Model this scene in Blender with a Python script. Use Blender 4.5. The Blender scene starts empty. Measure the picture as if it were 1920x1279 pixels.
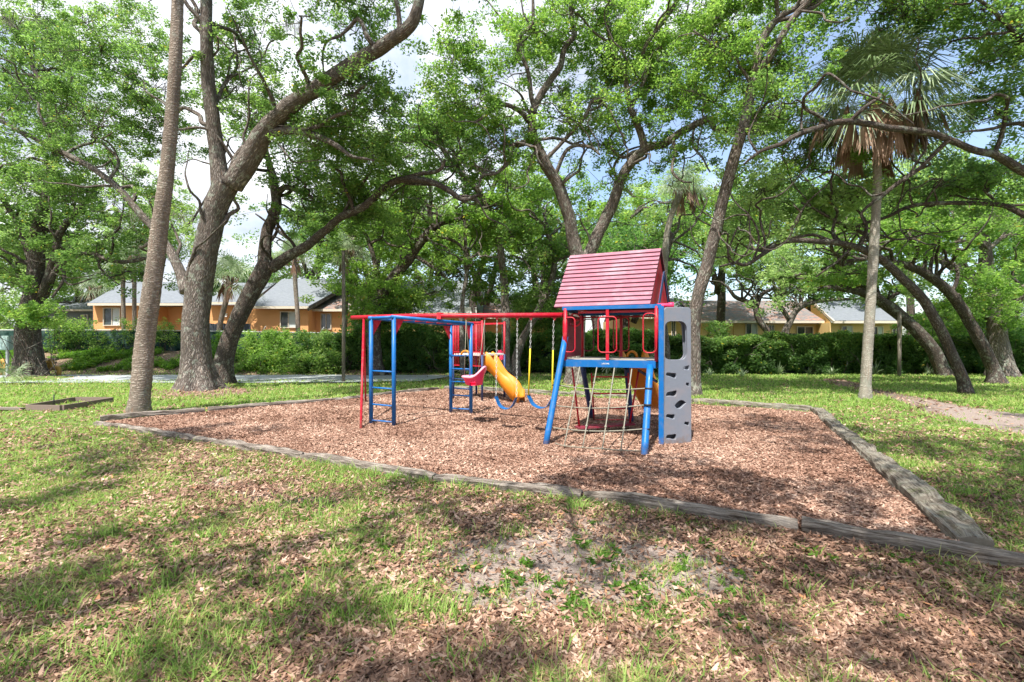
import bpy, bmesh, math, random
import numpy as np
from mathutils import Vector, Matrix
S = bpy.context.scene
COL = S.collection
HC, FP, CX, CY = 1.65, 907.0, 960.0, 639.5
R = math.radians
rnd = random.Random(7)

def P(px, py, Y):
    return np.array([(px-CX)/FP*Y, Y, HC+(CY-py)/FP*Y])
def G(px, py):
    Y = HC*FP/(py-CY)
    return np.array([(px-CX)/FP*Y, Y, 0.0])
def V3(a): return np.array(a, float)

# ------------------------------------------------------------------ noise
def _h(ix, iy, seed):
    n = (ix.astype(np.int64)*374761393 + iy.astype(np.int64)*668265263 + seed*974711) & 0x7fffffff
    n = ((n ^ (n >> 13))*1274126177) & 0x7fffffff
    return ((n ^ (n >> 16)) & 0xffff)/65535.0
def vn(x, y, seed=0):
    x = np.asarray(x, float); y = np.asarray(y, float)
    ix, iy = np.floor(x), np.floor(y); fx, fy = x-ix, y-iy
    fx = fx*fx*(3-2*fx); fy = fy*fy*(3-2*fy)
    a = _h(ix, iy, seed); b = _h(ix+1, iy, seed); c = _h(ix, iy+1, seed); d = _h(ix+1, iy+1, seed)
    return (a*(1-fx)+b*fx)*(1-fy)+(c*(1-fx)+d*fx)*fy
def fbm(x, y, s, seed=0, o=3):
    r = 0; a = .5; t = 0
    for k in range(o):
        r = r+a*vn(np.asarray(x)*s*2**k, np.asarray(y)*s*2**k, seed+k*17); t += a; a *= .55
    return r/t
def ss(a, b, x):
    t = np.clip((x-a)/(b-a), 0, 1); return t*t*(3-2*t)

# ------------------------------------------------------------------ mesh builder
class MB:
    def __init__(s): s.v = []; s.f = []; s.uv = []; s.n = 0; s.sm = []
    def add(s, verts, faces, uvs=None, smooth=False):
        verts = np.asarray(verts, float)
        s.v.append(verts); o = s.n; s.n += len(verts)
        for i, f in enumerate(faces):
            s.f.append([k+o for k in f]); s.uv.append(uvs[i] if uvs is not None else None); s.sm.append(smooth)
    def box(s, c, size, rz=0, M=None):
        hx, hy, hz = [k/2 for k in size]
        pts = np.array([[x, y, z] for x in (-hx, hx) for y in (-hy, hy) for z in (-hz, hz)])
        if M is not None: pts = pts@np.array(M).T
        elif rz:
            ca, sa = math.cos(rz), math.sin(rz)
            pts = np.stack([pts[:, 0]*ca-pts[:, 1]*sa, pts[:, 0]*sa+pts[:, 1]*ca, pts[:, 2]], 1)
        s.add(pts+V3(c), [[0,1,3,2],[4,6,7,5],[0,4,5,1],[2,3,7,6],[0,2,6,4],[1,5,7,3]])
    def beam(s, a, b, w, h, up=(0, 0, 1)):
        a, b = V3(a), V3(b); d = b-a; L = np.linalg.norm(d); d = d/L
        up = V3(up); sd = np.cross(d, up); sd /= np.linalg.norm(sd); u2 = np.cross(sd, d)
        s.box((a+b)/2, (L, w, h), M=np.stack([d, sd, u2], 1))
    def tube(s, path, rad, n=10, cap=True, uvr=None, wob=0, seed=0, smooth=True):
        p = np.asarray(path, float); m = len(p)
        r = np.broadcast_to(np.asarray(rad, float), (m,)).copy()
        t = np.gradient(p, axis=0); t /= (np.linalg.norm(t, axis=1)[:, None]+1e-9)
        ref = np.array([0, 0, 1.]) if abs(t[0][2]) < .9 else np.array([1., 0, 0])
        a = np.cross(t[0], ref); a /= np.linalg.norm(a); A = [a]
        for i in range(1, m):
            a = a-t[i]*np.dot(a, t[i]); a /= (np.linalg.norm(a)+1e-9); A.append(a)
        A = np.array(A); B = np.cross(t, A)
        th = np.linspace(0, 2*math.pi, n, endpoint=False)
        rr = r[:, None]*np.ones((1, n))
        al = np.concatenate([[0], np.cumsum(np.linalg.norm(np.diff(p, axis=0), axis=1))])
        if wob:
            k = fbm(np.cos(th)[None, :]*1.3+al[:, None]*1.1+seed, np.sin(th)[None, :]*1.3+al[:, None]*.4, 1.0, seed)
            rr = rr*(1+wob*(k-.5)*2)
        vv = p[:, None, :]+rr[:, :, None]*(np.cos(th)[None, :, None]*A[:, None, :]+np.sin(th)[None, :, None]*B[:, None, :])
        F = []; U = []
        R0 = uvr or max(float(r.max()), .02)
        for i in range(m-1):
            for j in range(n):
                j2 = (j+1) % n
                F.append([i*n+j, i*n+j2, (i+1)*n+j2, (i+1)*n+j])
                u0 = j/n*2*math.pi*R0; u1 = (j+1)/n*2*math.pi*R0
                U.append([(u0, al[i]), (u1, al[i]), (u1, al[i+1]), (u0, al[i+1])])
        if cap:
            F.append(list(range(n))[::-1]); U.append([(0, 0)]*n)
            F.append([(m-1)*n+j for j in range(n)]); U.append([(0, 0)]*n)
        s.add(vv.reshape(-1, 3), F, U, smooth)
        return vv
    def build(s, name, mat=None, parent=None, **kw):
        me = bpy.data.meshes.new(name)
        v = np.concatenate(s.v)
        off = V3(parent['_org']) if parent is not None and '_org' in parent else None
        if off is not None: v = v-off
        me.from_pydata(v.tolist(), [], s.f)
        if any(u is not None for u in s.uv):
            l = me.uv_layers.new(name='UVMap')
            flat = []
            for f, u in zip(s.f, s.uv):
                flat.extend(u if u is not None else [(0, 0)]*len(f))
            l.data.foreach_set('uv', np.array(flat, np.float32).ravel())
        me.polygons.foreach_set('use_smooth', s.sm)
        me.update()
        return link(name, me, mat, parent, **kw)

def link(name, me, mat=None, parent=None, **kw):
    o = bpy.data.objects.new(name, me); COL.objects.link(o)
    if mat is not None: me.materials.append(mat)
    if parent is not None:
        o.parent = parent
        if '_org' in parent: o['_org'] = parent['_org']
    tag(o, **kw)
    return o
def tag(o, label=None, cat=None, group=None, kind=None):
    if label: o['label'] = label
    if cat: o['category'] = cat
    if group: o['group'] = group
    if kind: o['kind'] = kind
    return o
def thing(name, loc, label, cat, group=None):
    o = bpy.data.objects.new(name, None); COL.objects.link(o)
    o.location = [float(k) for k in loc]; o.empty_display_size = .2
    o['_org'] = [float(k) for k in loc]
    return tag(o, label, cat, group)
def fast(name, v, quads, mat, parent=None, tint=None, tris=None, **kw):
    """mesh from numpy arrays"""
    me = bpy.data.meshes.new(name)
    v = np.asarray(v, np.float64)
    if parent is not None and '_org' in parent: v = v-V3(parent['_org'])
    nq = len(quads); nt = 0 if tris is None else len(tris)
    me.vertices.add(len(v)); me.vertices.foreach_set('co', v.astype(np.float32).ravel())
    me.loops.add(nq*4+nt*3); me.polygons.add(nq+nt)
    li = quads.astype(np.int32).ravel(); st = np.arange(nq)*4
    if nt:
        li = np.concatenate([li, tris.astype(np.int32).ravel()]); st = np.concatenate([st, nq*4+np.arange(nt)*3])
    me.loops.foreach_set('vertex_index', li)
    me.polygons.foreach_set('loop_start', st.astype(np.int32))
    me.update(calc_edges=True)
    if tint is not None:
        a = me.attributes.new('tint', 'FLOAT', 'POINT'); a.data.foreach_set('value', np.asarray(tint, np.float32))
    return link(name, me, mat, parent, **kw)

def spline(pts, n=6):
    """Catmull-Rom through rows of any width"""
    p = np.asarray(pts, float)
    if len(p) < 3: 
        t = np.linspace(0, 1, n*2)[:, None]; return p[0]*(1-t)+p[-1]*t
    q = np.vstack([2*p[0]-p[1], p, 2*p[-1]-p[-2]]); out = []
    for i in range(1, len(q)-2):
        a, b, c, d = q[i-1], q[i], q[i+1], q[i+2]
        for t in np.linspace(0, 1, n, endpoint=False):
            out.append(.5*((2*b)+(-a+c)*t+(2*a-5*b+4*c-d)*t*t+(-a+3*b-3*c+d)*t**3))
    out.append(q[-2]); return np.array(out)

# ------------------------------------------------------------------ materials
class NT:
    def __init__(s, name):
        s.m = bpy.data.materials.new(name); s.m.use_nodes = True
        s.t = s.m.node_tree; s.t.nodes.clear(); s.out = s.n('ShaderNodeOutputMaterial')
    def n(s, typ, **kw):
        d = s.t.nodes.new(typ)
        for k, v in kw.items():
            if k.startswith('i_'):
                key = k[2:]; d.inputs[int(key) if key.isdigit() else key.replace('_', ' ')].default_value = v
            else: setattr(d, k, v)
        return d
    def l(s, a, b): s.t.links.new(a, b)
    def surf(s, sh): s.l(sh, s.out.inputs['Surface'])
    def ramp(s, fac, stops, interp='LINEAR'):
        r = s.n('ShaderNodeValToRGB'); r.color_ramp.interpolation = interp
        e = r.color_ramp.elements
        while len(e) < len(stops): e.new(.5)
        for k, (p, c) in enumerate(stops):
            e[k].position = p; e[k].color = (*c, 1) if len(c) == 3 else c
        if fac is not None: s.l(fac, r.inputs[0])
        return r.outputs[0]
    def noise(s, vec, scale, detail=3, rough=.55, dist=0):
        d = s.n('ShaderNodeTexNoise'); d.inputs['Scale'].default_value = scale; d.inputs['Detail'].default_value = detail
        d.inputs['Roughness'].default_value = rough; d.inputs['Distortion'].default_value = dist
        if vec is not None: s.l(vec, d.inputs['Vector'])
        return d.outputs[0]
    def mapping(s, vec, sc):
        d = s.n('ShaderNodeMapping'); d.inputs['Scale'].default_value = sc; s.l(vec, d.inputs['Vector']); return d.outputs[0]
    def mix(s, f, a, b):
        d = s.n('ShaderNodeMix', data_type='RGBA')
        if isinstance(f, (int, float)): d.inputs[0].default_value = f
        else: s.l(f, d.inputs[0])
        for v, k in ((a, 6), (b, 7)):
            if isinstance(v, tuple): d.inputs[k].default_value = (*v, 1)
            else: s.l(v, d.inputs[k])
        return d.outputs[2]
    def math(s, op, a, b=None):
        d = s.n('ShaderNodeMath', operation=op)
        for v, k in ((a, 0), (b, 1)):
            if v is None: continue
            if isinstance(v, (int, float)): d.inputs[k].default_value = v
            else: s.l(v, d.inputs[k])
        return d.outputs[0]
    def bsdf(s, col, rough=.6, spec=.3, bump=None, bs=.5, bd=.01, metal=0, norm=None):
        b = s.n('ShaderNodeBsdfPrincipled')
        if isinstance(col, tuple): b.inputs['Base Color'].default_value = (*col, 1)
        else: s.l(col, b.inputs['Base Color'])
        if isinstance(rough, (int, float)): b.inputs['Roughness'].default_value = rough
        else: s.l(rough, b.inputs['Roughness'])
        b.inputs['Specular IOR Level'].default_value = spec
        b.inputs['Metallic'].default_value = metal
        if bump is not None:
            q = s.n('ShaderNodeBump'); q.inputs['Strength'].default_value = bs; q.inputs['Distance'].default_value = bd
            s.l(bump, q.inputs['Height']); s.l(q.outputs[0], b.inputs['Normal'])
        return b.outputs[0]
    def pos(s): return s.n('ShaderNodeNewGeometry').outputs['Position']
    def obj(s): return s.n('ShaderNodeTexCoord').outputs['Object']
    def uv(s): return s.n('ShaderNodeTexCoord').outputs['UV']
    def attr(s, a): return s.n('ShaderNodeAttribute', attribute_name=a).outputs['Fac']

def paint(name, col, rough=.45, worn=.25, spec=.35, dirt=(.25, .2, .15), scale=9, bump=.15):
    n = NT(name); o = n.obj()
    f = n.noise(o, scale, 5, .65); f2 = n.noise(o, scale*7, 3)
    c = n.mix(n.math('MULTIPLY', f2, .35), col, tuple(min(1, k*1.45+.004) for k in col))
    m = n.ramp(f, [(.5, (0, 0, 0)), (.75, (worn, worn, worn))])
    c = n.mix(m, c, dirt)
    sz = n.n('ShaderNodeSeparateXYZ'); n.l(n.pos(), sz.inputs[0])
    low = n.math('SUBTRACT', .34, n.math('ADD', sz.outputs[2], n.math('MULTIPLY', n.noise(n.pos(), 14, 4, .7), .38)))
    c = n.mix(n.ramp(low, [(0, (0, 0, 0)), (.16, (.75, .75, .75))]), c, (.17, .105, .07))
    sc = n.noise(n.pos(), 38, 5, .75); c = n.mix(n.ramp(sc, [(.63, (0, 0, 0)), (.68, (min(.9, worn*2),)*3)]), c, tuple(.5*k+.12 for k in dirt))
    r = n.ramp(f, [(.3, (rough-.1,)*3), (.8, (min(1, rough+.25),)*3)])
    n.surf(n.bsdf(c, r, spec, f2, bump, .004)); return n.m

M = {}
M['blue'] = paint('blue_paint', (.002, .105, .33), .42, .2)
M['dkblue'] = paint('dark_blue_paint', (.012, .035, .12), .45, .3)
M['red'] = paint('red_paint', (.40, .006, .022), .4, .25)
M['crimson'] = paint('crimson_paint', (.5, .02, .035), .4, .2)
M['maroon'] = paint('maroon_plastic', (.18, .012, .035), .5, .25)
M['roofpink'] = paint('faded_red_roof', (.285, .11, .15), .45, .8, .3, (.38, .26, .30), 3)
M['lapshade'] = paint('roof_lap_shade', (.045, .008, .015), .6, .1)
M['pink'] = paint('pink_plastic', (.85, .035, .12), .35, .05)
M['palepink'] = paint('pale_pink_plastic', (.88, .30, .42), .35, .05)
M['yellow'] = paint('yellow_plastic', (.62, .21, .010), .42, .3, .4, (.35, .2, .08))
M['yellowsleeve'] = paint('yellow_sleeve', (.75, .55, .02), .5, .2)
M['greyplastic'] = paint('grey_plastic', (.15, .165, .20), .42, .5, .4, (.26, .20, .19), 2.5)
M['deck'] = paint('deck_board', (.3, .28, .25), .7, .4)
M['rope'] = paint('rope', (.21, .20, .16), .9, .4)
M['black'] = paint('black_strap', (.015, .015, .018), .6, .1)
M['chain'] = paint('chain_steel', (.45, .46, .46), .5, .4)
M['white'] = paint('white_paint', (.75, .74, .7), .5, .15)
M['galv'] = paint('galvanised_steel', (.42, .44, .43), .5, .2)
M['boxgrey'] = paint('grey_green_box', (.32, .42, .40), .5, .2)

def bark(name, c1, c2, c3, us=22, vs=5, dist=.03, lich=.0):
    n = NT(name); u = n.uv(); mp = n.mapping(u, (us, vs, 1))
    w = n.noise(u, 2.5, 4, .6)
    a = n.n('ShaderNodeVectorMath', operation='ADD'); n.l(mp, a.inputs[0])
    cw = n.n('ShaderNodeCombineXYZ'); n.l(n.math('MULTIPLY', w, 6.0), cw.inputs[0]); n.l(n.math('MULTIPLY', w, 2.0), cw.inputs[1]); n.l(cw.outputs[0], a.inputs[1])
    v = n.n('ShaderNodeTexVoronoi', feature='DISTANCE_TO_EDGE'); n.l(a.outputs[0], v.inputs['Vector']); v.inputs['Scale'].default_value = 1
    f = n.ramp(v.outputs['Distance'], [(0, (0, 0, 0)), (.35, (1, 1, 1))])
    fine = n.noise(n.mapping(u, (us*2, vs*2.4, 1)), 1.5, 5, .7)
    h = n.math('ADD', n.math('MULTIPLY', f, .7), n.math('MULTIPLY', fine, .6))
    c = n.ramp(h, [(.2, c1), (.6, c2), (1.0, c3)])
    big = n.noise(n.mapping(n.pos(), (3, 3, 1.1)), 1.2, 6, .7)
    c = n.mix(n.ramp(big, [(.42, (0, 0, 0)), (.62, (.75, .75, .75))]), c, tuple(k*.5 for k in c2))
    c = n.mix(n.ramp(n.noise(n.mapping(n.uv(), (14, 1.2, 1)), 1.6, 5, .7, .6), [(.56, (0, 0, 0)), (.66, (.6, .6, .6))]), c, (.21, .125, .085))
    if lich:
        lm = n.ramp(n.noise(n.pos(), 4.5, 5, .7), [(.55, (0, 0, 0)), (.62, (lich,)*3)])
        c = n.mix(lm, c, (.3, .33, .27))
    n.surf(n.bsdf(c, .9, .12, h, 1.0, dist)); return n.m
M['bark'] = bark('oak_bark', (.045, .036, .03), (.19, .16, .14), (.40, .355, .315), 22, 5, .03, .6)
M['barkdark'] = bark('dark_oak_bark', (.03, .024, .022), (.105, .085, .075), (.24, .205, .18), 24, 7, .02, .5)
M['palmbark'] = bark('palm_bark', (.20, .175, .14), (.36, .33, .28), (.46, .43, .37), 9, 22, .010, .35)
M['palmbarkbrown'] = bark('brown_palm_bark', (.14, .11, .085), (.27, .22, .18), (.38, .33, .28), 8, 20, .014, .3)

def leafmat(name, dark, mid, lite, tr=.52, rough=.5, spec=.25, warm=(.30, .26, .05)):
    n = NT(name); t = n.attr('tint')
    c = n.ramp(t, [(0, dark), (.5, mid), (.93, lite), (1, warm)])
    b = n.bsdf(c, rough, spec)
    tl = n.n('ShaderNodeBsdfTranslucent')
    g = n.n('ShaderNodeHueSaturation'); g.inputs['Value'].default_value = 2.15; g.inputs['Saturation'].default_value = 1.1; n.l(c, g.inputs['Color'])
    n.l(g.outputs[0], tl.inputs['Color'])
    m = n.n('ShaderNodeMixShader'); m.inputs[0].default_value = tr; n.l(b, m.inputs[1]); n.l(tl.outputs[0], m.inputs[2])
    n.surf(m.outputs[0]); return n.m
M['leafA'] = leafmat('oak_leaves', (.05, .10, .03), (.135, .225, .06), (.29, .37, .12))
M['leafB'] = leafmat('bright_oak_leaves', (.06, .125, .03), (.165, .27, .06), (.34, .42, .13))
M['leafC'] = leafmat('dark_oak_leaves', (.04, .09, .026), (.10, .19, .05), (.20, .30, .08))
M['leafD'] = leafmat('soft_green_leaves', (.10, .17, .06), (.24, .34, .12), (.40, .48, .20))
M['ivy'] = leafmat('vine_leaves', (.03, .07, .024), (.09, .165, .045), (.24, .33, .09))
M['weed'] = leafmat('weed_leaves', (.04, .10, .02), (.10, .2, .03), (.2, .3, .06))
M['grass'] = leafmat('grass_blades', (.07, .13, .03), (.165, .27, .058), (.31, .40, .12), .35, .6, .15, (.38, .33, .15))
M['litter'] = leafmat('dead_leaves', (.07, .038, .025), (.27, .155, .105), (.60, .42, .32), .1, .6, .25, (.46, .22, .11))
M['chips'] = leafmat('wood_chip_mulch', (.09, .042, .026), (.29, .165, .118), (.56, .385, .295), .0, .7, .15, (.65, .5, .4))
M['palmleaf'] = leafmat('palm_fronds', (.08, .13, .055), (.20, .27, .13), (.40, .46, .33), .25, .4, .4, (.36, .34, .2))
M['palmdead'] = leafmat('dead_palm_fronds', (.12, .065, .04), (.26, .16, .11), (.42, .31, .24), .15, .7, .15, (.45, .36, .28))
M['moss'] = leafmat('spanish_moss', (.16, .15, .12), (.26, .25, .20), (.38, .37, .31), .3, .9, .05, (.3, .24, .2))

M['postgrey0'] = paint('dry_twig', (.26, .20, .15), .9, .3)
# ------------------------------------------------------------------ foliage
def leaves(rng, cen, rad, cnt, L, flat=.7, up=.5, tint0=None, tvar=.25, droop=0):
    """rhombic leaves round clump centres -> verts, quads, tint"""
    cen = np.asarray(cen, float); rad = np.asarray(rad, float)
    idx = np.repeat(np.arange(len(cen)), cnt)
    n = len(idx)
    d = rng.normal(size=(n, 3)); d /= np.linalg.norm(d, axis=1)[:, None]
    rr = rng.random(n)**.45
    p = cen[idx]+d*(rad[idx]*rr)[:, None]*np.array([1, 1, flat])
    a = rng.normal(size=(n, 3)); a[:, 2] = a[:, 2]*.55-droop; a /= np.linalg.norm(a, axis=1)[:, None]
    u = rng.normal(size=(n, 3))*.75+d*.5; u[:, 2] += up+.25
    b = np.cross(a, u); b /= (np.linalg.norm(b, axis=1)[:, None]+1e-9)
    s = L*(.65+.7*rng.random(n))
    a *= (s*.5)[:, None]; b *= (s*.27)[:, None]
    v = np.empty((n, 4, 3)); v[:, 0] = p-a; v[:, 1] = p-a*.1+b; v[:, 2] = p+a; v[:, 3] = p-a*.1-b
    q = np.arange(n*4).reshape(n, 4)
    if tint0 is None: tint0 = rng.random(len(cen))
    t = .18+.5*np.asarray(tint0)[idx]+tvar*(rng.random(n)-.5)*1.6
    t = np.clip(t, 0, .93); t[rng.random(n) < .012] = 1
    return v.reshape(-1, 3), q, np.repeat(t, 4)

def flare_trunk(mb, path, rads, n, wob, seed, flare=.55, lobes=5, hf=.95):
    """trunk with buttressed root flare"""
    p = path.copy(); r = rads.copy()
    vv = mb.tube(p, r, n, False, uvr=float(r[:3].mean()), wob=wob, seed=seed)
    V = mb.v[-1]; base = p[0]; R0 = r[min(3, len(r)-1)]
    h = V[:, 2]-base[2]
    ang = np.arctan2(V[:, 1]-base[1], V[:, 0]-base[0])
    k = np.exp(-np.clip(h, 0, None)/(hf*max(R0, .15)*1.3))
    amp = 1+flare*k*(1+.55*np.sin(ang*lobes+seed)+.25*np.sin(ang*(lobes+4)+seed*2))
    # axis at same height
    ax = np.stack([np.interp(V[:, 2], p[:, 2], p[:, 0]), np.interp(V[:, 2], p[:, 2], p[:, 1])], 1)
    near = h < 2.6
    V[near, 0] = ax[near, 0]+(V[near, 0]-ax[near, 0])*amp[near]
    V[near, 1] = ax[near, 1]+(V[near, 1]-ax[near, 1])*amp[near]

def path3(pts, wob=.0, rng=None, n=6):
    """pts rows: px, py, Y, width_px  -> 3D path + radii"""
    q = np.array([[*P(a[0], a[1], a[2]), a[3]/2/FP*a[2]*.97/math.sqrt(1+((a[0]-CX)/FP)**2)] for a in pts])
    s = spline(q, n); pa, ra = s[:, :3], np.maximum(s[:, 3], .006)
    if wob and rng is not None:
        al = np.concatenate([[0], np.cumsum(np.linalg.norm(np.diff(pa, axis=0), axis=1))])
        o = rng.random(3)*50
        for k in range(3):
            pa[:, k] += (fbm(al*1.0+o[k], al*0+o[k], 1.1, k)-.5)*2*wob*np.minimum(1, al)
    return pa, ra

def sinu(rng, a, b, amp, n=8, lift=0):
    """sinuous branch a -> b"""
    t = np.linspace(0, 1, n)[:, None]; L = np.linalg.norm(b-a)
    p = a*(1-t)+b*t
    e = np.sin(math.pi*t)
    w = np.zeros((n, 3))
    for f, g in ((1, 1), (2, .6), (3.5, .35)):
        ph = rng.random(3)*6.28; w += g*np.sin(t*f*math.pi*1.3+ph[None, :])*1.0
    p = p+e*w*amp*L*.21
    p[:, 2] += (e[:, 0])*lift*L
    return p

def oak(label, base, paths, zones, leaf='leafA', bk='bark', L=.10, per=100, cr=.36, seed=1, group='live oaks around the playground',
        name='oak_tree', cat='tree', trunkn=16, twig=True, wob=.06, moss=0, flare=.55, maxreach=7, cpb=7, solo=False, dens=.82, back=.9, wander=14):
    rng = np.random.default_rng(seed)
    root = thing(name, base, label, cat, group)
    tb = MB(); nodes = []; nr = []
    for k, pt in enumerate(paths):
        pa, ra = path3(pt, wob if k else wob*.5, rng)
        if k == 0:
            pa[0][2] = base[2]-.08
            flare_trunk(tb, pa, ra, trunkn, .10, seed, flare)
        else:
            tb.tube(pa, ra, 10 if ra[0] > .06 else 7, True, wob=.12, seed=seed+k)
        st = 0 if k else int(len(pa)*.45)
        nodes.append(pa[st:]); nr.append(ra[st:])
    nodes = np.concatenate(nodes); nr = np.concatenate(nr)
    for _ in range(wander):
        k = int(rng.integers(len(nodes))); a = nodes[k]; r0 = min(nr[k]*.6, .075)
        if r0 < .02 or a[2] < 3.0: continue
        d = rng.normal(size=3); d[2] = abs(d[2])*.5+.15; d[1] *= .6; d /= np.linalg.norm(d); pw = [a]
        for q in range(int(7+rng.random()*7)):
            d = d+rng.normal(size=3)*.42+np.array([0, 0, .04+(.9 if pw[-1][2] < 4.2 else 0)]); d /= np.linalg.norm(d); pw.append(pw[-1]+d*.36)
        pw = spline(pw, 3); rw = np.linspace(r0, .012, len(pw)); tb.tube(pw, rw, 6, False, wob=.1, seed=seed)
        if rng.random() < .4: nodes = np.vstack([nodes, pw[6::4]]); nr = np.concatenate([nr, rw[6::4]])
    bb = tb; cen = []; crs = []; tints = []
    for z in zones:
        px, py, Y, rx, ry, rY, nb = z[:7]; nb = int(round(nb*dens)); Y += back
        c = P(px, py, Y); ax = np.array([rx/FP*Y, rY, ry/FP*Y])
        for _ in range(nb):
            d = rng.normal(size=3); d /= np.linalg.norm(d); e = c+d*ax*rng.random()**.4
            if e[2] < 2.6 and not solo: e[2] = 2.6+rng.random()
            dist = np.linalg.norm((nodes-e)*np.array([1, 1, 1.15]), axis=1)+rng.random(len(nodes))*.8+np.clip(nodes[:, 2]-e[2], 0, None)*.5
            k = int(np.argmin(dist)); a = nodes[k]; Ld = np.linalg.norm(e-a)
            if Ld > maxreach: e = a+(e-a)/Ld*maxreach*(.7+.3*rng.random()); Ld = np.linalg.norm(e-a)
            pb = sinu(rng, a, e, 1.0, 9, .06)
            r0 = min(nr[k]*.75, .016+.018*Ld); rb = np.linspace(r0, .012*L/.1, 9)
            bb.tube(pb, rb, 6, False, seed=seed)
            nodes = np.vstack([nodes, pb[3:]]); nr = np.concatenate([nr, rb[3:]])
            tb0 = rng.random()
            for j in range(cpb):
                s = pb[rng.integers(4, 9)]
                o = rng.normal(size=3)*np.array([.62, .62, .38])*cr/.36*1.0
                cc = s+o+np.array([0, 0, .12])
                if twig:
                    pt = sinu(rng, s, cc, 1.2, 4); bb.tube(pt, [.011, .008, .006, .004], 4, False)
                cen.append(cc); crs.append(cr*(.5+.8*rng.random())); tints.append(np.clip(tb0*.55+.45*rng.random()+.05*(cc[2]-s[2]), 0, 1))
    tb.build('trunk', M[bk], root)
    if cen:
        v, q, t = leaves(rng, cen, crs, per, L, tint0=tints)
        fast('crown', v, q, M[leaf], root, t)
    if moss:
        ii = rng.choice(len(nodes), moss); mv = []
        cs = nodes[ii]; n = moss*90; idx = np.repeat(np.arange(moss), 90)
        o = rng.normal(size=(n, 3))*np.array([.16, .16, .05]); ln = .08+.34*rng.random(n)**1.5
        a = cs[idx]+o; w = rng.normal(size=(n, 3))*.0045; w[:, 2] = 0; e = a+rng.normal(size=(n, 3))*.03; e[:, 2] = a[:, 2]-ln
        v = np.stack([a-w, a+w, e+w*.4, e-w*.4], 1).reshape(-1, 3)
        fast('hanging_moss', v, np.arange(n*4).reshape(n, 4), M['moss'], root, np.repeat(rng.random(n)*.9, 4), kind='stuff')
    return root

def fans(rng, c, n, size, el0, el1, pet, droop, nl=22, width=.06, hang=False):
    """fan fronds of a sabal palm -> v,q,t"""
    V = []; Q = []; T = []; k = 0
    for i in range(n):
        az = i*2.39996+rng.random()*.5; el = R(el0+(el1-el0)*rng.random())
        d = np.array([math.cos(az)*math.cos(el), math.sin(az)*math.cos(el), math.sin(el)])
        pl = pet*(.7+.5*rng.random()); s0 = c+np.array([0, 0, (rng.random()-.5)*.3])
        hub = s0+d*pl; hub[2] -= .1*pl
        side = np.cross(d, [0, 0, 1]); side /= np.linalg.norm(side)+1e-6; upv = np.cross(side, d)
        w = .018*size
        V += [s0-side*w, s0+side*w, hub+side*w*.7, hub-side*w*.7]; Q.append([k, k+1, k+2, k+3]); k += 4
        tt = .25+.6*rng.random(); T += [min(.92, tt+.2)]*4
        sz = size*(.75+.45*rng.random())
        for j in range(nl):
            ph = (j/(nl-1)-.5)*R(250 if not hang else 120)+rng.normal()*.05
            dirn = d*math.cos(ph)+side*math.sin(ph)+upv*.12*(rng.random()-.3)
            if hang: dirn = dirn*.35+np.array([0, 0, -1.0])
            dirn /= np.linalg.norm(dirn); ll = sz*(.62+.38*math.cos(ph*.5))*(.85+.3*rng.random())
            m = hub+dirn*ll*.55; m[2] -= droop*ll*.10
            e = hub+dirn*ll; e[2] -= droop*ll*.55
            wv = np.cross(dirn, upv if not hang else d); wv /= np.linalg.norm(wv)+1e-6; wv *= width*size*.5
            V += [hub-wv*.3, hub+wv*.3, m+wv, m-wv]; Q.append([k, k+1, k+2, k+3]); k += 4
            V += [m-wv, m+wv, e+wv*.15, e-wv*.15]; Q.append([k, k+1, k+2, k+3]); k += 4
            q = np.clip(tt+(rng.random()-.5)*.35, 0, .92); T += [q]*8
    return np.array(V), np.array(Q), np.array(T)

def palm(label, path, base, size=1.0, nf=30, nd=10, seed=1, bk='palmbark', group='sabal palms', pet=1.0, nl=22, boots=True):
    rng = np.random.default_rng(seed)
    root = thing('palm_tree', base, label, 'palm', group)
    mb = MB(); pa, ra = path3(path, 0, rng, 8); pa[0][2] = base[2]-.08
    al = np.concatenate([[0], np.cumsum(np.linalg.norm(np.diff(pa, axis=0), axis=1))])
    # resample for ring relief
    m = max(20, int(al[-1]*14)); aa = np.linspace(0, al[-1], m)
    pp = np.stack([np.interp(aa, al, pa[:, k]) for k in range(3)], 1); rr = np.interp(aa, al, ra)
    rr = rr*(1+.035*np.sin(aa*38)+.05*(fbm(aa, aa*0, 2.3, seed)-.5)*2)
    rr[:8] *= np.linspace(1.28, 1, 8)
    mb.tube(pp, rr, 14, True, wob=.05, seed=seed); mb.build('trunk', M[bk], root)
    c = pp[-1]
    if boots:
        b = MB()
        for i in range(26):
            az = i*2.4; z = -rng.random()*.7*size; dd = np.array([math.cos(az), math.sin(az), 0])
            b.tube([c+[0, 0, z]+dd*rr[-1]*.8, c+[0, 0, z+.12]+dd*(rr[-1]*1.2+.1*size), c+[0, 0, z+.3]+dd*(rr[-1]*1.5+.16*size)], [.03*size, .025*size, .012*size], 5)
        b.build('leaf_boots', M['palmdead_solid'], root)
    v, q, t = fans(rng, c, nf, size, -30, 88, pet*size*1.1, 1.0, nl, .036)
    fast('crown', v, q, M['palmleaf'], root, t)
    if nd:
        v, q, t = fans(rng, c-np.array([0, 0, .10*size]), nd, size*.8, -50, 5, pet*size*.95, .2, nl, .06, True)
        fast('dead_fronds', v, q, M['palmdead'], root, t)
    return root
M['palmdead_solid'] = paint('palm_boot_husk', (.22, .14, .09), .9, .4)

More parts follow.
